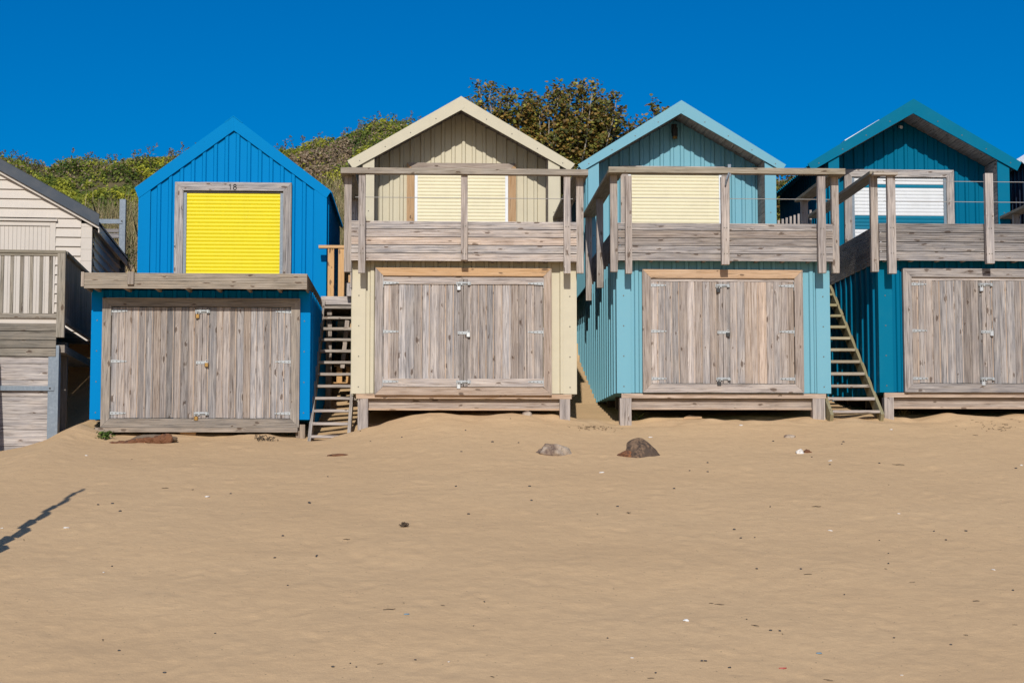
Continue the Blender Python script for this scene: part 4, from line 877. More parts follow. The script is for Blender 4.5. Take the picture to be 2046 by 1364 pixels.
# ================================================================== LEFT HUT (turned a little)
RZL = math.radians(3.8)
O = P(128, 700, -.3); O.z = 0
RzM = Matrix.Rotation(RZL, 3, 'Z'); nL = RzM @ Vector((0, 1, 0)); xLd = RzM @ Vector((1, 0, 0))
def PL(px, py, d=0.0):
    """pixel -> local (x,z) on the plane d metres behind the front of the left hut"""
    r = ray(px, py); o = O + nL * d; t = (o - CAM).dot(nL) / r.dot(nL); p = CAM + r * t - O; return p.dot(xLd), p.z
hutL = thing('beach_hut', 'stone coloured weatherboarded hut with slate grey roof at the left edge', 'beach hut', 'beach huts in the row', tuple(O), RZL)
D0 = 3.45
def left_hut():
    xc_, _ = PL(183, 480, D0); xt, zt = PL(162, 480, D0); zd = PL(60, 645, 0)[1]; W = 3.7; x0 = xc_ - W
    ex, ez = PL(199, 438, D0 - .12); ax = xc_ - W / 2; slope = (PL(0, 344.6, D0 - .12)[1] - PL(183, 447, D0 - .12)[1]) / (PL(183, 447, D0 - .12)[0] - PL(0, 344.6, D0 - .12)[0])
    zeave = PL(183, 447, D0)[1]; un = lambda x: zeave + slope * ((xc_ - x) if x > ax else (x - x0))
    # weatherboards
    w = MB(); bh = .165; z = zd
    d_x1 = PL(112, 450, D0)[0]; d_x0 = d_x1 - 1.25; d_zt = PL(60, 438, D0)[1]
    while z < un(ax):
        zt2 = min(z + bh, un(ax) - .01)
        def rangex(zz): return (x0, xt) if zz < zeave else (x0 + (zz - zeave) / slope, min(xt, xc_ - (zz - zeave) / slope))
        (a0, a1), (b0, b1) = rangex(z), rangex(zt2)
        spans = [((a0, a1), (b0, b1))] if z > d_zt else [((a0, d_x0), (b0, d_x0)), ((d_x1, a1), (d_x1, b1))]
        for (p, q) in spans:
            w.face([(p[0], D0 - .042, z + .004), (p[1], D0 - .042, z + .004), (q[1], D0 - .004, zt2 + .01), (q[0], D0 - .004, zt2 + .01)]); w.face([(p[0], D0, z + .004), (p[1], D0, z + .004), (p[1], D0 - .042, z + .004), (p[0], D0 - .042, z + .004)])
        z += bh
    for xx, sg in ((xc_, 1), (x0, -1)):
        z = zd
        while z < zeave + .05:
            w.face([(xx + sg * .045, D0 + .1, z), (xx + sg * .045, D0 + 5.2, z), (xx + sg * .005, D0 + 5.2, z + bh), (xx + sg * .005, D0 + .1, z + bh)]); w.face([(xx, D0 + .1, z), (xx, D0 + 5.2, z), (xx + sg * .045, D0 + 5.2, z), (xx + sg * .045, D0 + .1, z)]); z += bh
    w.face([(x0, D0 + 5.2, zd), (xc_, D0 + 5.2, zd), (xc_, D0 + 5.2, zeave), (ax, D0 + 5.2, un(ax)), (x0, D0 + 5.2, zeave)])
    w.build('cabin_wall', M['board'], hutL)
    t = MB(); z = zd
    while z < un(xc_) - .02:
        z2 = min(z + .20, un(xc_) - .005); t.box(xt + .004, xc_ + .01, D0 - .045, D0 + .1, z + .003, z2, 2); z += .2
    t.build('corner_trim', M['board'], hutL)
    # door with lintel and boards
    d = MB(); x = d_x0 + .1
    while x < d_x1 - .11: d.box(x + .002, x + .068, D0 - .02, D0 + .01, zd, d_zt - .12, 2); x += .07
    d.build('door', M['board'], hutL)
    d = MB(); d.box(d_x0, d_x0 + .095, D0 - .045, D0 + .01, zd, d_zt - .04, 2); d.box(d_x1 - .095, d_x1, D0 - .045, D0 + .01, zd, d_zt - .04, 2); d.box(d_x0 + .097, d_x1 - .097, D0 - .045, D0 + .01, d_zt - .118, d_zt - .04, 0); d.box(d_x0 - .1, d_x1 + .03, D0 - .085, D0 - .001, d_zt - .038, d_zt, 0)
    d.build('door_frame', M['board'], hutL)
    # roof: slate sheets with a deep verge trim
    th = .20; ov = .14; y0, y1 = D0 - .14, D0 + 5.4
    for sg in (1, -1):
        xe = (xc_ + ov) if sg > 0 else x0 - ov; ze = zeave - slope * ov
        dv = Vector((xe - ax, 0, ze - un(ax))); up = Vector((slope * sg, 0, 1)).normalized()
        r = MB(); sec = ribs(0, y1 - y0, .14, w=.05, sl=.02, d=.03, start=.04)
        for (a, da), (b, db) in zip(sec, sec[1:]):
            pa = Vector((ax, y0 + a, un(ax) + .06)) + up * da; pb = Vector((ax, y0 + b, un(ax) + .06)) + up * db; r.face([pa, pb, pb + dv, pa + dv])
        r.face([(ax, y0, un(ax) + .03), (ax, y1, un(ax) + .03), (xe, y1, ze + .03), (xe, y0, ze + .03)]); r.build('roof_sheet', M['roofgrey'], hutL)
        v = MB(); v.poly([(ax, y0 - .02, un(ax) + .02), (xe, y0 - .02, ze + .02), (xe, y0 - .02, ze + .02 + th), (ax, y0 - .02, un(ax) + .02 + th)], (0, 1, 0), .03, (.5, 0, 0), (1, 0, 0)); v.poly([(ax, y0 - .02, un(ax) + .024 + th), (xe, y0 - .02, ze + .024 + th), (xe, y0 + .15, ze + .024 + th), (ax, y0 + .15, un(ax) + .024 + th)], (0, 0, 1), .006, (.5, 0, 0), (1, 0, 0)); v.build('verge_trim', M['roofgrey'], hutL)
        b = MB(); b.poly([(ax, y0 + .03, un(ax) - .03), (xe, y0 + .03, ze - .03), (xe, y0 + .03, ze + .018), (ax, y0 + .03, un(ax) + .018)], (0, 1, 0), .09, (.5, 0, 0), (1, 0, 0)); b.build('barge_board', M['board'], hutL)
        e = MB(); e.box(min(xe - sg * .02, xe), max(xe - sg * .02, xe), y0 + .05, y1, ze - .09, ze + .028, 1); e.build('eaves_board', M['board'], hutL)
    # veranda: rails, balusters, corner post, fascia boards
    rt, rb = PL(60, 500, 0)[1], PL(60, 508.5, 0)[1]; bt, bb = PL(60, 626, 0)[1], PL(60, 634.5, 0)[1]; xL = PL(-30, 560, 0)[0] - 2.6; xP = PL(115, 560, 0)[0]
    r = MB(); r.box(xL, 0.0, -.05, .06, rb + .02, rt, 0, var(.45, 0, .25)); r.box(xL, xP, -.03, .04, rb - .02, rb + .018, 0, var(.5, 0, .2)); r.build('handrail', M['wood_dull'], hutL)
    r = MB(); r.box(xL, xP - .002, -.03, .04, bb, bt, 0, var(.6, 0, .1)); r.build('bottom_rail', M['wood_dull'], hutL)
    px = [4, 24, 43, 61.5, 81.5, 101.5]; st = (PL(101.5, 560)[0] - PL(4, 560)[0]) / 5; bx = PL(101.5, 560)[0]; k = 0
    while bx > xL:
        b = MB(); b.box(bx - .026, bx + .026, -.012, .022, bt - .002, rb - .022, 2, var(rnd.uniform(.2, .6), 0, .15)); b.build('baluster', M['wood_dull'], hutL); bx -= st
    p = MB(); p.box(xP, 0.0, -.052, .058, PL(122, 674)[1], rb + .018, 2, var(.65, 0, .15)); p.build('corner_post', M['wood_dull'], hutL)
    # side balustrade of close boards
    s = MB(); yy = .1
    while yy < D0 - .1: s.box(-.05, -.02, yy, yy + .085, bb + .02, rb + .0, 2, var(rnd.uniform(.2, .6))); yy += .1
    s.build('side_balustrade', M['wood_dull'], hutL)
    s = MB(); s.box(-.09, .02, .06, D0 - .05, rb + .018, rt, 1, var(.4, 0, .2)); s.box(-.07, 0, .06, D0 - .05, bb - .06, bb + .02, 1, var(.4)); s.build('side_handrail', M['wood_dull'], hutL)
    sk = MB(); sk.box(xL, xP - .003, .02, .05, PL(60, 645.5)[1], bb - .004, 0); sk.build('skirting_board', M['board'], hutL)
    fb = MB()
    for a, b in ((645.5, 661), (662, 678.5), (679.2, 694.5), (695.5, 711.5)): fb.box(xL, xP - .002, -.03, .03, PL(60, b)[1], PL(60, a)[1] - .004, 0, var(rnd.uniform(.3, .6), 0, .12))
    fb.build('fascia_boards', M['wood_dull'], hutL)
    fl = MB(); yy = .05
    while yy < D0: fl.box(xL, -.06, yy, yy + .135, PL(60, 645.5)[1] - .04, PL(60, 645.5)[1] - .012, 0); yy += .14
    fl.build('veranda_floor', M['wood_dull'], hutL)
    for x in (-.5, -1.4, -2.3, -3.2): j = MB(); j.box(x, x + .08, .06, D0 + .2, PL(60, 662)[1] - .1, PL(60, 645.5)[1] - .045, 1, var(.3)); j.build('joist', M['wood_dull'], hutL)
    j = MB(); j.box(-.2, -.06, .8, .92, -.5, PL(60, 662)[1] - .1, 2, var(.3)); j.box(-.35, .0, .06, D0, PL(60, 690)[1] - .1, PL(60, 675)[1] - .1, 1, var(.4)); j.build('support_frame', M['wood_dull'], hutL)
left_hut()
# plank retaining wall with steel post below the left veranda
rw = thing('retaining_wall', 'bleached plank retaining wall held by galvanised posts under the left hut', 'retaining wall', None, tuple(O), RZL)
xe = PL(99, 800)[0]; mb = MB(); edges = [713, 726.5, 759, 778, 792, 826, 858, 891, 925, 960]
for a, b in zip(edges, edges[1:]): mb.box(xe - 6, xe + rnd.uniform(-.02, 0), -.0 + rnd.uniform(-.006, .006), .05, PL(50, b)[1] + .003, PL(50, a)[1] - .003, 0, var(rnd.uniform(.7, 1.0), .05))
mb.build('plank_face', M['wood'], rw)
g = MB(); x0, x1 = PL(96, 800)[0], PL(112, 800)[0]
g.box(x0, x1, -.055, -.043, .2, PL(100, 713)[1], 2); g.box((x0 + x1) / 2 - .006, (x0 + x1) / 2 + .006, -.042, .1, .2, PL(100, 713)[1], 2); g.box(x1 - .01, x1 + .035, -.054, .18, .2, PL(100, 690)[1], 2); g.build('steel_post', M['galv'], rw)
g = MB(); g.box(xe - 6, PL(109, 775)[0], -.07, -.056, PL(50, 780.5)[1], PL(50, 771)[1], 0); g.dots([(PL(101, 775)[0], -.07, PL(101, 776)[1])], 1, .016); g.build('steel_strap', [M['galv'], M['black']], rw)
g = MB(); bxx = PL(0, 800)[0] - .10; g.poly([(bxx - .5, -1.5, -.4), (bxx - .5, -.06, -.4), (bxx - .5, -.06, 2.35), (bxx - .5, -.7, 2.2), (bxx - .5, -1.5, .8)], (1, 0, 0), .5, None, (0, 0, 1)); g.build('shadow_block', M['wood'], rw)  # unseen slanted block, added to shade the left end of the planks

# galvanised post with cross rail behind the left hut
def steel_post():
    Y = 7.6; x0, x1 = X(238.5, 440, Y), X(250.5, 440, Y); zt = Z(244, 398, Y); t = thing('steel_post', 'galvanised channel post with a cross rail on the slope behind the grey roof', 'post', None, ((x0 + x1) / 2, Y, 3.5))
    m = MB(); m.box(x0, x1, Y - .006, Y + .006, 2.8, zt, 2); m.box(x1 - .01, x1, Y + .007, Y + .12, 2.8, zt, 2); m.box(x0, x0 + .01, Y + .007, Y + .12, 2.8, zt, 2); child(m, 'upright', M['galv'], t)
    m = MB(); m.box(x0 - 1.2, x1 - .06, Y - .02, Y - .008, Z(220, 447, Y), Z(220, 438, Y), 0); m.dots([(x0 + .05, Y - .02, Z(220, 442, Y))], 1, .016); child(m, 'cross_rail', [M['galv'], M['black']], t)
    m = MB(); m.box(x0 - 1.2, x0 - .01, Y + .02, Y + .07, Z(230, 475, Y), Z(230, 466, Y), 0); m.box(x0 - 1.2, x0 - .01, Y + .02, Y + .07, Z(230, 464, Y), Z(230, 457, Y), 0); child(m, 'plank', M['wood'], t)
steel_post()

# ================================================================== STAIRS
def stairs(label, xl, xr, yb, zb, yt, zt, n, low_l, low_r, green=0.0, sw=.05, top_box=True):
    t = thing('wooden_staircase', label, 'stairs', 'open timber stairs between the huts', ((xl + xr) / 2, yb, zb - .1))
    dy, dz = (yt - yb) / (n - 1), (zt - zb) / (n - 1); ang = math.atan2(zt - zb, yt - yb)
    for x, low in ((xl, low_l), (xr - sw, low_r)):
        s = MB(); u = Vector((0, math.cos(ang), math.sin(ang))); v = Vector((0, -math.sin(ang), math.cos(ang)))
        p0 = Vector((x, yb, zb)) - u * low; p1 = Vector((x, yt, zt)) + u * .22
        s.bar(p0, p1, [(0, -.17), (sw, -.17), (sw, .06), (0, .06)], (1, 0, 0), v, var(.6, .1, green)); child(s, 'stringer', M['wood'], t)
    for i in range(n):
        s = MB(); y, z = yb + dy * i, zb + dz * i
        s.box(xl + sw + .002, xr - sw - .002, y - .13, y + .09, z - .042 + rnd.uniform(-.004, .004), z, 0, var(rnd.uniform(.55, .95), .12, green * min(1, i / n * 1.3))); child(s, 'tread', M['wood'], t)
    return t
xl, xr = X(615.5, 860, -.3), X(700, 860, -.3)
zb1, zt1 = Z(655, 869, -.33), Z(670, 611.5, 2.9)
stairs('weathered open stairs climbing between the blue hut and the cream hut', xl, xr, -.2, zb1, 3.0, zt1, 12, .35, .25, .12)
ld = thing('landing', 'timber stair landing with new orange rail between blue and cream huts', 'landing', None, ((xl + xr) / 2, 3.1, zt1))
m = MB(); y = 3.12
xlb, xrb = X(641.5, 600, 3.1), xr + .12
m.box(xlb, xrb, y - .03, y, Z(670, 608.5, 3.1), Z(670, 592, 3.1), 0, var(.95, .08)); child(m, 'fascia_board', M['wood'], ld)
m = MB(); yy = y + .002
while yy < 7.4: m.box(xlb, xrb, yy, yy + .14, Z(670, 592, 3.1) - .03, Z(670, 592, 3.1), 0); yy += .145
child(m, 'landing_floor', M['wood'], ld)
m = MB(); yr = 4.05; m.box(X(637, 493, yr), X(700, 493, yr), yr - .07, yr + .07, Z(660, 496.3, yr), Z(660, 490.8, yr), 0, var(.95, .85)); child(m, 'new_rail', M['wood'], ld)
for a, b in ((655, 667.5), (676, 688)):
    m = MB(); m.box(X(a, 540, yr), X(b, 540, yr), yr - .045, yr + .045, Z(660, 592, 3.1) + .001, Z(660, 496.4, yr), 2, var(.9, .9)); child(m, 'new_post', M['wood'], ld)
for xx in (xlb + .08, xrb - .25):
    m = MB(); m.box(xx, xx + .1, 3.3, 3.4, 1.0, Z(670, 592, 3.1) - .032, 2, var(.4, .2)); child(m, 'support_post', M['wood'], ld)
m = MB(); m.box(X(693, 570, 2.95), X(710, 570, 2.95), 2.9, 3.05, Z(700, 592, 2.95) + .002, Z(700, 566, 2.95), 2, var(.95, .05)); m.box(X(696, 556, 2.9), X(712, 556, 2.9), 2.9, 3.0, Z(700, 565, 2.95), Z(700, 550, 2.95), 2, var(.9, .8)); child(m, 'post_foot', M['wood'], ld)
# new timber pallet leaning under the stairs
pt = thing('pallet', 'new yellow timber pallet stored under the stairs beside the cream hut', 'pallet', None, (X(695, 780, 3.5), 3.5, 1.5))
m = MB(); yp = 3.55
zz0, zz1, zz2 = Z(690, 772, yp), Z(690, 764, yp), Z(690, 733, yp)
m.box(X(665, 770, yp), X(722, 770, yp), yp - .12, yp + .1, zz0, zz1, 0, var(.9, .9)); child(m, 'bottom_board', M['wood'], pt)
for a, b in ((673, 684), (692, 704)):
    m = MB(); m.box(X(a, 750, yp), X(b, 750, yp), yp - .09, yp + .0, zz1 + .002, zz2, 2, var(.9, .95)); child(m, 'block', M['wood'], pt)
m = MB(); m.box(X(668, 730, yp), X(722, 730, yp), yp - .06, yp + .1, zz2 + .002, zz2 + .03, 0, var(.6, .6)); child(m, 'top_board', M['wood'], pt)
pr_ = thing('wooden_prop', 'slanting timber prop in the shade under the stairs', 'prop', None, (X(690, 700, 2.4), 2.4, 1.4))
m = MB(); m.post(P(684, 735, 2.6), P(694, 640, 2.6), .07, .05, var(.6, .2)); o_ = child(m, 'prop', M['wood'], pr_)
xl2, xr2 = X(1657, 790, -.2), X(1764, 826, -.25)
zb2, zt2 = Z(1710, 819, -.3), Z(1665, 586, 2.9)
stairs('greenish open stairs climbing between the turquoise hut and the teal hut', xl2 - .02, xr2, -.15, zb2, 3.0, zt2 , 11, .22, .2, .85)
l2 = thing('landing', 'shaded timber landing and slatted rail between turquoise and teal huts', 'landing', None, ((xl2 + xr2) / 2, 3.2, zt2))
m = MB(); yy = 3.15; zl = zt2 + .22
while yy < 8: m.box(xl2 + .02, xr2 - .06, yy, yy + .14, zl - .03, zl, 0); yy += .145
m.box(xl2 + .02, xr2 - .06, 3.11, 3.145, zl - .15, zl, 0, var(.4, .1, .5)); child(m, 'landing_floor', M['wood'], l2)
m = MB(); yy = 3.6
for k in range(9): m.box(X(1575, 430, 4.4) - .2 + k * .075, X(1575, 430, 4.4) - .16 + k * .075, 4.4, 4.43, zl + .05, Z(1575, 440 - k * 2.6, 4.4), 2, var(.6, .1))
child(m, 'slatted_rail', M['wood'], l2)
for xx in (xl2 + .06, xr2 - .2):
    m = MB(); m.box(xx, xx + .09, 3.3, 3.39, 1.0, zl - .032, 2, var(.3)); child(m, 'support_post', M['wood'], l2)

# ================================================================== ROCKS, DEBRIS, PLANTS
def rock_mat(name, a, b_, c_, scale=9.0):
    m, nt, b = mat(name); tc = N(nt, 'ShaderNodeTexCoord'); n1 = N(nt, 'ShaderNodeTexNoise', Scale=scale, Detail=6.0, Roughness=.7); n2 = N(nt, 'ShaderNodeTexNoise', Scale=scale * .35, Detail=3.0)
    for n in (n1, n2): L(nt, tc.outputs['Object'], n.inputs['Vector'])
    c = mix(nt, ramp(nt, n1.outputs[0], [(.42, (0, 0, 0)), (.58, (1, 1, 1))]), a, b_); c = mix(nt, ramp(nt, n2.outputs[0], [(.46, (0, 0, 0)), (.58, (1, 1, 1))]), c, c_)
    L(nt, c, b.inputs['Base Color']); b.inputs['Roughness'].default_value = .9; bp = N(nt, 'ShaderNodeBump', Strength=1.0, Distance=.04); L(nt, n1.outputs[0], bp.inputs['Height']); L(nt, bp.outputs[0], b.inputs['Normal']); return m
M['rock_pale'] = rock_mat('pale_crusted_rock', (.15, .10, .075), (.30, .215, .15), (.46, .37, .28), 11)
M['rock_dark'] = rock_mat('dark_rusty_rock', (.055, .036, .026), (.23, .145, .085), (.10, .066, .044), 13)
M['rust'] = rock_mat('rusty_orange_stone', (.10, .045, .025), (.30, .12, .045), (.19, .08, .035), 16)
M['weed'] = plain('dry_brown_seaweed', (.075, .05, .028), .9); M['straw'] = plain('dry_brown_stalk', (.20, .135, .075), .9); M['peb'] = plain('dark_pebble', (.05, .047, .045), .7); M['shell'] = plain('white_shell', (.72, .68, .62), .6); M['redp'] = plain('faded_red_plastic', (.45, .06, .05), .5); M['bluep'] = plain('pale_blue_plastic', (.25, .36, .42), .5); M['paper'] = plain('crumpled_white_paper', (.8, .8, .78), .7); M['bleached'] = wood_mat('bleached_driftwood', (.22, .15, .10), (.40, .28, .18), (.5, .38, .27), (.3, .22, .15))
import bmesh
def blob(name, m, loc, sc, seed, sub=4, rough=.25, parent=None, rot=0.0, facet=0.0, smooth=True):
    """noise-deformed stone"""
    bm = bmesh.new(); bmesh.ops.create_icosphere(bm, subdivisions=sub, radius=1); r = random.Random(seed)
    pl = [(Vector((r.gauss(0, 1), r.gauss(0, 1), r.gauss(0, 1))).normalized(), r.uniform(.55, .85)) for _ in range(9)]
    w = [(Vector((r.gauss(0, 2), r.gauss(0, 2), r.gauss(0, 2))), r.uniform(0, 6), r.uniform(.3, 1)) for _ in range(7)]; w2 = [(Vector((r.gauss(0, 7), r.gauss(0, 7), r.gauss(0, 7))), r.uniform(0, 6)) for _ in range(6)]
    for v in bm.verts:
        p = v.co.copy(); k = 1 + rough * sum(a * math.sin(p.dot(q) + f) for q, f, a in w) / 3 + rough * .22 * sum(math.sin(p.dot(q) + f) for q, f in w2) / 2
        p *= k
        if facet:
            for n_, d in pl:
                e = p.dot(n_) - d
                if e > 0: p -= n_ * e * facet
        v.co = Vector((p.x * sc[0], p.y * sc[1], p.z * sc[2]))
    me = bpy.data.meshes.new(name); bm.to_mesh(me); bm.free(); me.materials.append(m)
    if smooth: me.polygons.foreach_set('use_smooth', [True] * len(me.polygons))
    o = bpy.data.objects.new(name, me); C.objects.link(o); o.location = loc; o.rotation_euler.z = rot
    if parent is not None: o.parent = parent
    return o
def px2m(p): return (p.y - CAM.y) / F
p = on_sand(1109, 905); k = px2m(p)
tag(blob('rock', M['rock_pale'], p + Vector((0, .1, -.045)), (44 * k, .26, 31 * k), 8, 5, .34, facet=.55), 'pale crusted half buried rock, the left of two on the sand', 'rock', 'rocks half buried in the sand')
p = on_sand(1284, 912); k = px2m(p); rk = thing('rock', 'dark brown half buried rock with a rusty left end', 'rock', 'rocks half buried in the sand', tuple(p + Vector((0, .1, -.03))))
blob('stone', M['rock_dark'], (.0, 0, 0), (42 * k, .30, 38 * k), 12, 5, .18, rk, facet=.7); blob('rusty_end', M['rust'], (-27 * k, .02, -.01), (30 * k, .20, 24 * k), 21, 5, .25, rk, facet=.6); blob('rusty_spur', M['rust'], (-48 * k, -.02, .0), (13 * k, .06, 5 * k), 31, 4, .35, rk)
p = on_sand(285, 886); k = px2m(p); rk = thing('rock', 'long sandy slab with crumbling rusty edge in front of the blue hut', 'rock', None, tuple(p + Vector((0, .15, .0))))
blob('slab', M['bleached'], (.12, .05, .03), (56 * k, .22, 14 * k), 41, 5, .12, rk, rot=.05, facet=.5)
for i in range(7): blob('rusty_crust', M['rust'], (-.42 + i * .125, -.12 - .02 * math.sin(i), -.02 + .012 * i), (.10, .07, .035 + .006 * i), 50 + i, 4, .35, rk)
tag(blob('rock', M['rust'], on_sand(672, 909) + Vector((0, .02, 0)), (.17, .09, .028), 61, 4, .35, facet=.5), 'flat rusty brown stone lying below the stairs', 'rock')
tag(blob('rock', M['shell'], on_sand(1597, 903) + Vector((0, 0, 0)), (.07, .06, .05), 63, 4, .35, facet=.6), 'small white stone in front of the turquoise hut', 'stone')
tag(blob('rock', M['rust'], on_sand(1611, 902) + Vector((0, 0, 0)), (.06, .05, .035), 65, 4, .35, facet=.5), 'small rusty stone beside a white stone on the sand', 'stone')
tag(blob('rock', M['rock_pale'], on_sand(1578, 873) + Vector((0, 0, 0)), (.085, .07, .05), 67, 4, .3, facet=.6), 'pale grey sandy stone in front of the turquoise hut', 'stone')
tag(blob('rock', M['rock_pale'], on_sand(1052, 831) + Vector((0, 0, 0)), (.09, .08, .07), 69, 4, .3, facet=.8), 'pointed pale stone on the sand mound under the cream hut', 'stone')
mb = MB(); q = on_sand(376, 873); mb.box(q.x - .12, q.x + .12, q.y - .05, q.y + .05, q.z - .02, q.z + .045, 0, var(.6, .6)); tag(mb.build('wood_offcut', M['bleached']), 'short orange timber offcut under the edge of the blue hut', 'wood offcut')
mb = MB(); q = on_sand(1384, 839)
for s_ in range(4): mb.post(q + Vector((-.14 + .03 * s_, .03 * s_, .012 * s_ + .01)), q + Vector((.13 + .01 * s_, -.02 + .03 * s_, .02)), .03, .02, var(.7, .4))
tag(mb.build('driftwood', M['bleached']), 'splintered pale driftwood in front of the turquoise hut', 'driftwood')
def clump(name, label, cat, px, py, n, sx_, sy, m, hgt=.05, tl=.10):
    q = on_sand(px, py); mb = MB()
    for _ in range(n):
        a = Vector((rnd.gauss(0, sx_), rnd.gauss(0, sy), 0)); z = sz(q.x + a.x, q.y + a.y) - q.z + .004; an = rnd.uniform(0, 6.28); l = rnd.uniform(.4, 1.2) * tl; d = Vector((math.cos(an) * l, math.sin(an) * l, rnd.uniform(0, hgt)))
        w_ = .5 if m is M['straw'] else 1.0; mb.tube([a + Vector((0, 0, z)), a + d * .5 + Vector((rnd.gauss(0, .01), rnd.gauss(0, .01), z + hgt * rnd.random())), a + d + Vector((0, 0, z))], [.006 * w_, .009 * w_, .003 * w_], 4)
    o = mb.build(name, m); o.location = q; return tag(o, label, cat)
clump('seaweed_clump', 'dry brown seaweed clump below the blue hut doors', 'seaweed', 525, 879, 26, .09, .10, M['weed'], .05, .09)
clump('seaweed_clump', 'small dark seaweed lump alone on the open sand', 'seaweed', 808, 1051, 22, .014, .03, M['weed'], .035, .035)
tag(clump('dry_twigs', 'line of dry twigs scattered between cream and turquoise huts', 'twigs', 1185, 856, 80, .19, .14, M['straw'], .008, .035), kind='stuff')
tag(clump('dry_twigs', 'dry twigs strewn on the sand before the teal hut', 'twigs', 2000, 851, 45, .25, .25, M['straw'], .008, .06), kind='stuff')
# scattered pebbles, shells and twigs on the open beach
pebs = [blob('pebble', M['peb'], (0, 0, -50), (.030, .024, .017), 80 + i, 2, .25) for i in range(3)]
shl = [blob('shell_fragment', M['shell'], (0, 0, -50), (.026, .02, .010), 90 + i, 2, .4) for i in range(2)]
def twig_mesh(i):
    mb = MB(); l = .05 + .025 * i; mb.tube([(-l, 0, .006), (-.2 * l, .012, .014), (.5 * l, -.008, .009), (l, .01, .014)], [.004, .006, .006, .003], 5); o = mb.build('twig', M['weed']); return o
twg = [twig_mesh(i) for i in range(3)]
def scatter(protos, spots, label, cat, group, smin, smax, sink):
    for i, (px, py) in enumerate(spots):
        s = protos[i % len(protos)]; o = s if i < len(protos) else s.copy()
        if i >= len(protos): C.objects.link(o)
        q = on_sand(px, py); k = rnd.uniform(smin, smax) * (.7 if py > 1100 else 1.0); o.scale = (k, k, k); o.location = q + Vector((0, 0, sink)); o.rotation_euler = (rnd.uniform(-.3, .3) * (cat == 'pebble'), 0, rnd.uniform(0, 6.28)); tag(o, label, cat, group)
peb_px = [(803, 872), (740, 881), (720, 865), (1020, 839), (930, 858), (984, 883), (1036, 885), (922, 904), (655, 952), (618, 1003), (1058, 973), (911, 971), (1062, 1000), (1234, 1011), (936, 1026), (633, 1112), (968, 1206), (946, 1250), (1214, 1273), (830, 1318), (712, 1329), (1310, 1346), (224, 1131), (1347, 978), (1467, 1058), (1508, 1072), (1600, 1140), (1512, 1139), (1757, 1078), (1687, 1189), (2024, 1181), (1786, 1273), (1540, 1263), (1414, 926), (1414, 944), (1492, 1237), (1558, 1262), (1890, 1078), (1539, 1014), (1682, 887), (1685, 880), (1757, 926), (1866, 1060), (2030, 938), (461, 984), (619, 1004), (549, 1116), (196, 1012), (240, 1023), (225, 1009), (565, 1071), (632, 1113), (575, 1172), (430, 1266), (238, 1298), (329, 1346), (665, 1330), (1480, 1075), (1930, 1060), (1775, 1105), (1775, 1127), (1409, 1323), (1458, 1332), (1402, 1322), (1900, 1288), (1545, 880), (1622, 915), (1658, 930), (1378, 942), (700, 1322)]
scatter(pebs, peb_px, 'small dark pebble lying on the open sand', 'pebble', 'dark pebbles scattered on the beach', .35, .8, .004)
sh_px = [(1202, 945), (207, 1141), (133, 1057), (4, 1056), (1780, 858), (1659, 923), (1659, 1060), (1796, 1027), (1985, 1138), (172, 912), (415, 992), (1480, 853), (897, 1322), (2041, 931), (1802, 1349), (1263, 1318), (1300, 873)]
scatter(shl, sh_px, 'small white shell fragment on the sand', 'shell', 'white shell fragments on the beach', .7, 1.4, .004)
tw_px = [(206, 1276), (807, 1208), (778, 1219), (885, 1213), (1255, 1026), (1437, 1206), (1421, 1203), (1509, 1253), (1823, 1164), (1770, 1139), (1950, 1204), (1948, 869), (1998, 859), (1631, 1015), (1795, 928), (1776, 970), (2028, 1250), (1563, 1267), (1194, 1029), (385, 979), (330, 975), (263, 916), (692, 1079), (760, 1322), (984, 1350), (1300, 1357), (1655, 1357), (1930, 1268), (48, 1077), (1614, 1150)]
scatter(twg, tw_px, 'thin dark twig lying on the sand', 'twig', 'twigs scattered on the beach', .4, .9, .002)
o = blob('paper_scrap', M['paper'], on_sand(1371, 1242) + Vector((0, 0, .008)), (.030, .028, .018), 101, 3, .5, facet=.8, smooth=False); tag(o, 'crumpled white paper scrap on the sand', 'litter')
o = blob('plastic_scrap', M['redp'], on_sand(1563, 1333) + Vector((0, 0, .004)), (.035, .012, .008), 103, 3, .4, facet=.5); tag(o, 'red plastic scrap near the bottom of the sand', 'litter')
for lab, a, b in (('pale blue scrap pressed into the sand at lower right', 1636, 1304), ('pale blue scrap in the sand left of centre', 812, 1230)):
    tag(blob('plastic_scrap', M['bluep'], on_sand(a, b) + Vector((0, 0, .002)), (.032, .03, .006), 105, 3, .3), lab, 'litter')
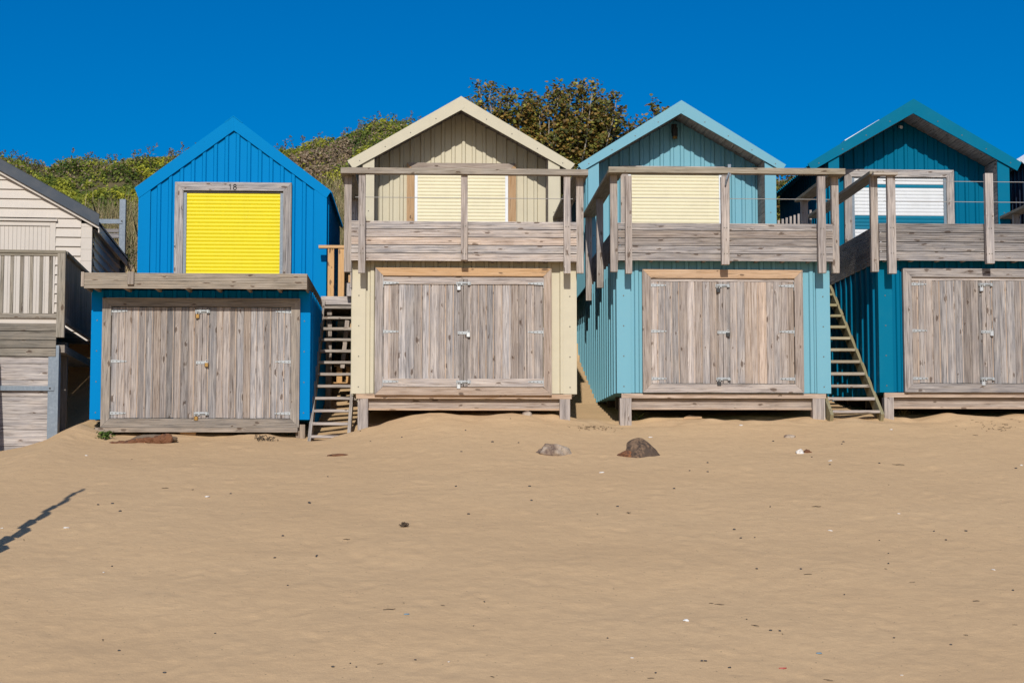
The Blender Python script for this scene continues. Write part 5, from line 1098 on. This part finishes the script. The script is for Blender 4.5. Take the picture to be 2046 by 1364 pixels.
# plants at the foot of the huts
def leafy_plant(label, q, n, spread, h, pal):
    t = thing('plant', label, 'plant', None, tuple(q)); st = MB(); P_, Nn = [], []
    for _ in range(n):
        an = rnd.uniform(0, 6.28); r = rnd.random(); tip = Vector((math.cos(an) * spread * r, math.sin(an) * spread * .7 * r, h * rnd.uniform(.5, 1))); mid = tip * .55 + Vector((0, 0, h * .12)); st.tube([(0, 0, -.03), mid, tip], [.007, .005, .003], 5)
        for k in range(16): u = rnd.uniform(.25, 1.05); c = (mid * (u / .55) if u < .55 else mid.lerp(tip, (u - .55) / .45)) + Vector((rnd.gauss(0, .03), rnd.gauss(0, .03), rnd.gauss(0, .025))); P_.append(tuple(c)); Nn.append((rnd.gauss(0, .6), rnd.gauss(-.4, .5), rnd.uniform(.2, 1)))
    st.build('stem', M['twig'], t); leaves('foliage', np.array(P_), np.array(Nn), nrs.uniform(.03, .065, len(P_)), pick(len(P_), pal, [1] * len(pal)), OVAL, M['leaf'], t)
leafy_plant('small green plant at the left foot of the blue hut', on_sand(208, 879) + Vector((0, .1, 0)), 13, .17, .16, [(.10, .17, .03), (.06, .11, .02), (.16, .22, .05)])
zq = float(hill_z(-6.6, 9.6)); leafy_plant('weedy green plant on the bank behind the grey roofed hut', Vector((X(262, 525, 7.9), 7.9, Z(262, 540, 7.9))), 16, .35, .6, [(.09, .12, .03), (.05, .07, .02), (.16, .15, .05)])
def tuft(label, q, n, sp, h, pal):
    t = thing('grass_tuft', label, 'grass tuft', None, tuple(q)); bl = blades('blades', 0, 0, lambda a, b: a * 0, n, (sp, sp * .6), h, pal, [1] * len(pal), t, .005, .8)
tuft('green grass tuft beside the left leg of the turquoise hut', on_sand(1268, 840) + Vector((0, .1, 0)), 40, .05, .16, [(.10, .15, .04), (.2, .2, .08)])
tuft('dry straw tuft beside the left leg of the teal hut', on_sand(1797, 830) + Vector((0, .08, 0)), 60, .10, .16, [(.40, .32, .17), (.3, .24, .12)])
tuft('small green weed under the bottom step of the right stairs', on_sand(1742, 826) + Vector((0, .15, 0)), 30, .04, .12, [(.05, .10, .05), (.08, .12, .05)])
# unseen stand-in post left of the frame, notched to throw the stepped sand shadow
bx, by = -4.75, -10.6; zb = sz(bx, by); caster = thing('shadow_post', 'unseen tapering timber post, notched for its stepped shadow on the sand', 'post', None, (bx, by, zb))
m = MB(); z = zb - .4; k = 0; top = 2.9
while z < top - .02:
    w = .18 * (1 - (z - zb) / (top - zb) * .8); off = (.06 if k % 2 else -.02) * (w / .16); zz = min(z + .32, top)
    m.poly([(bx - w * .55 + off, by, z), (bx + w * .25 + off, by, z), (bx + w * .7 + off, by, zz - .10), (bx + w * .2 + off, by, zz), (bx - w * .5 + off, by, zz)], (0, 1, 0), .06 + .001 * k, var(.6), (0, 0, 1)); z = zz - .004; k += 1
child(m, 'timber', M['wood'], caster)
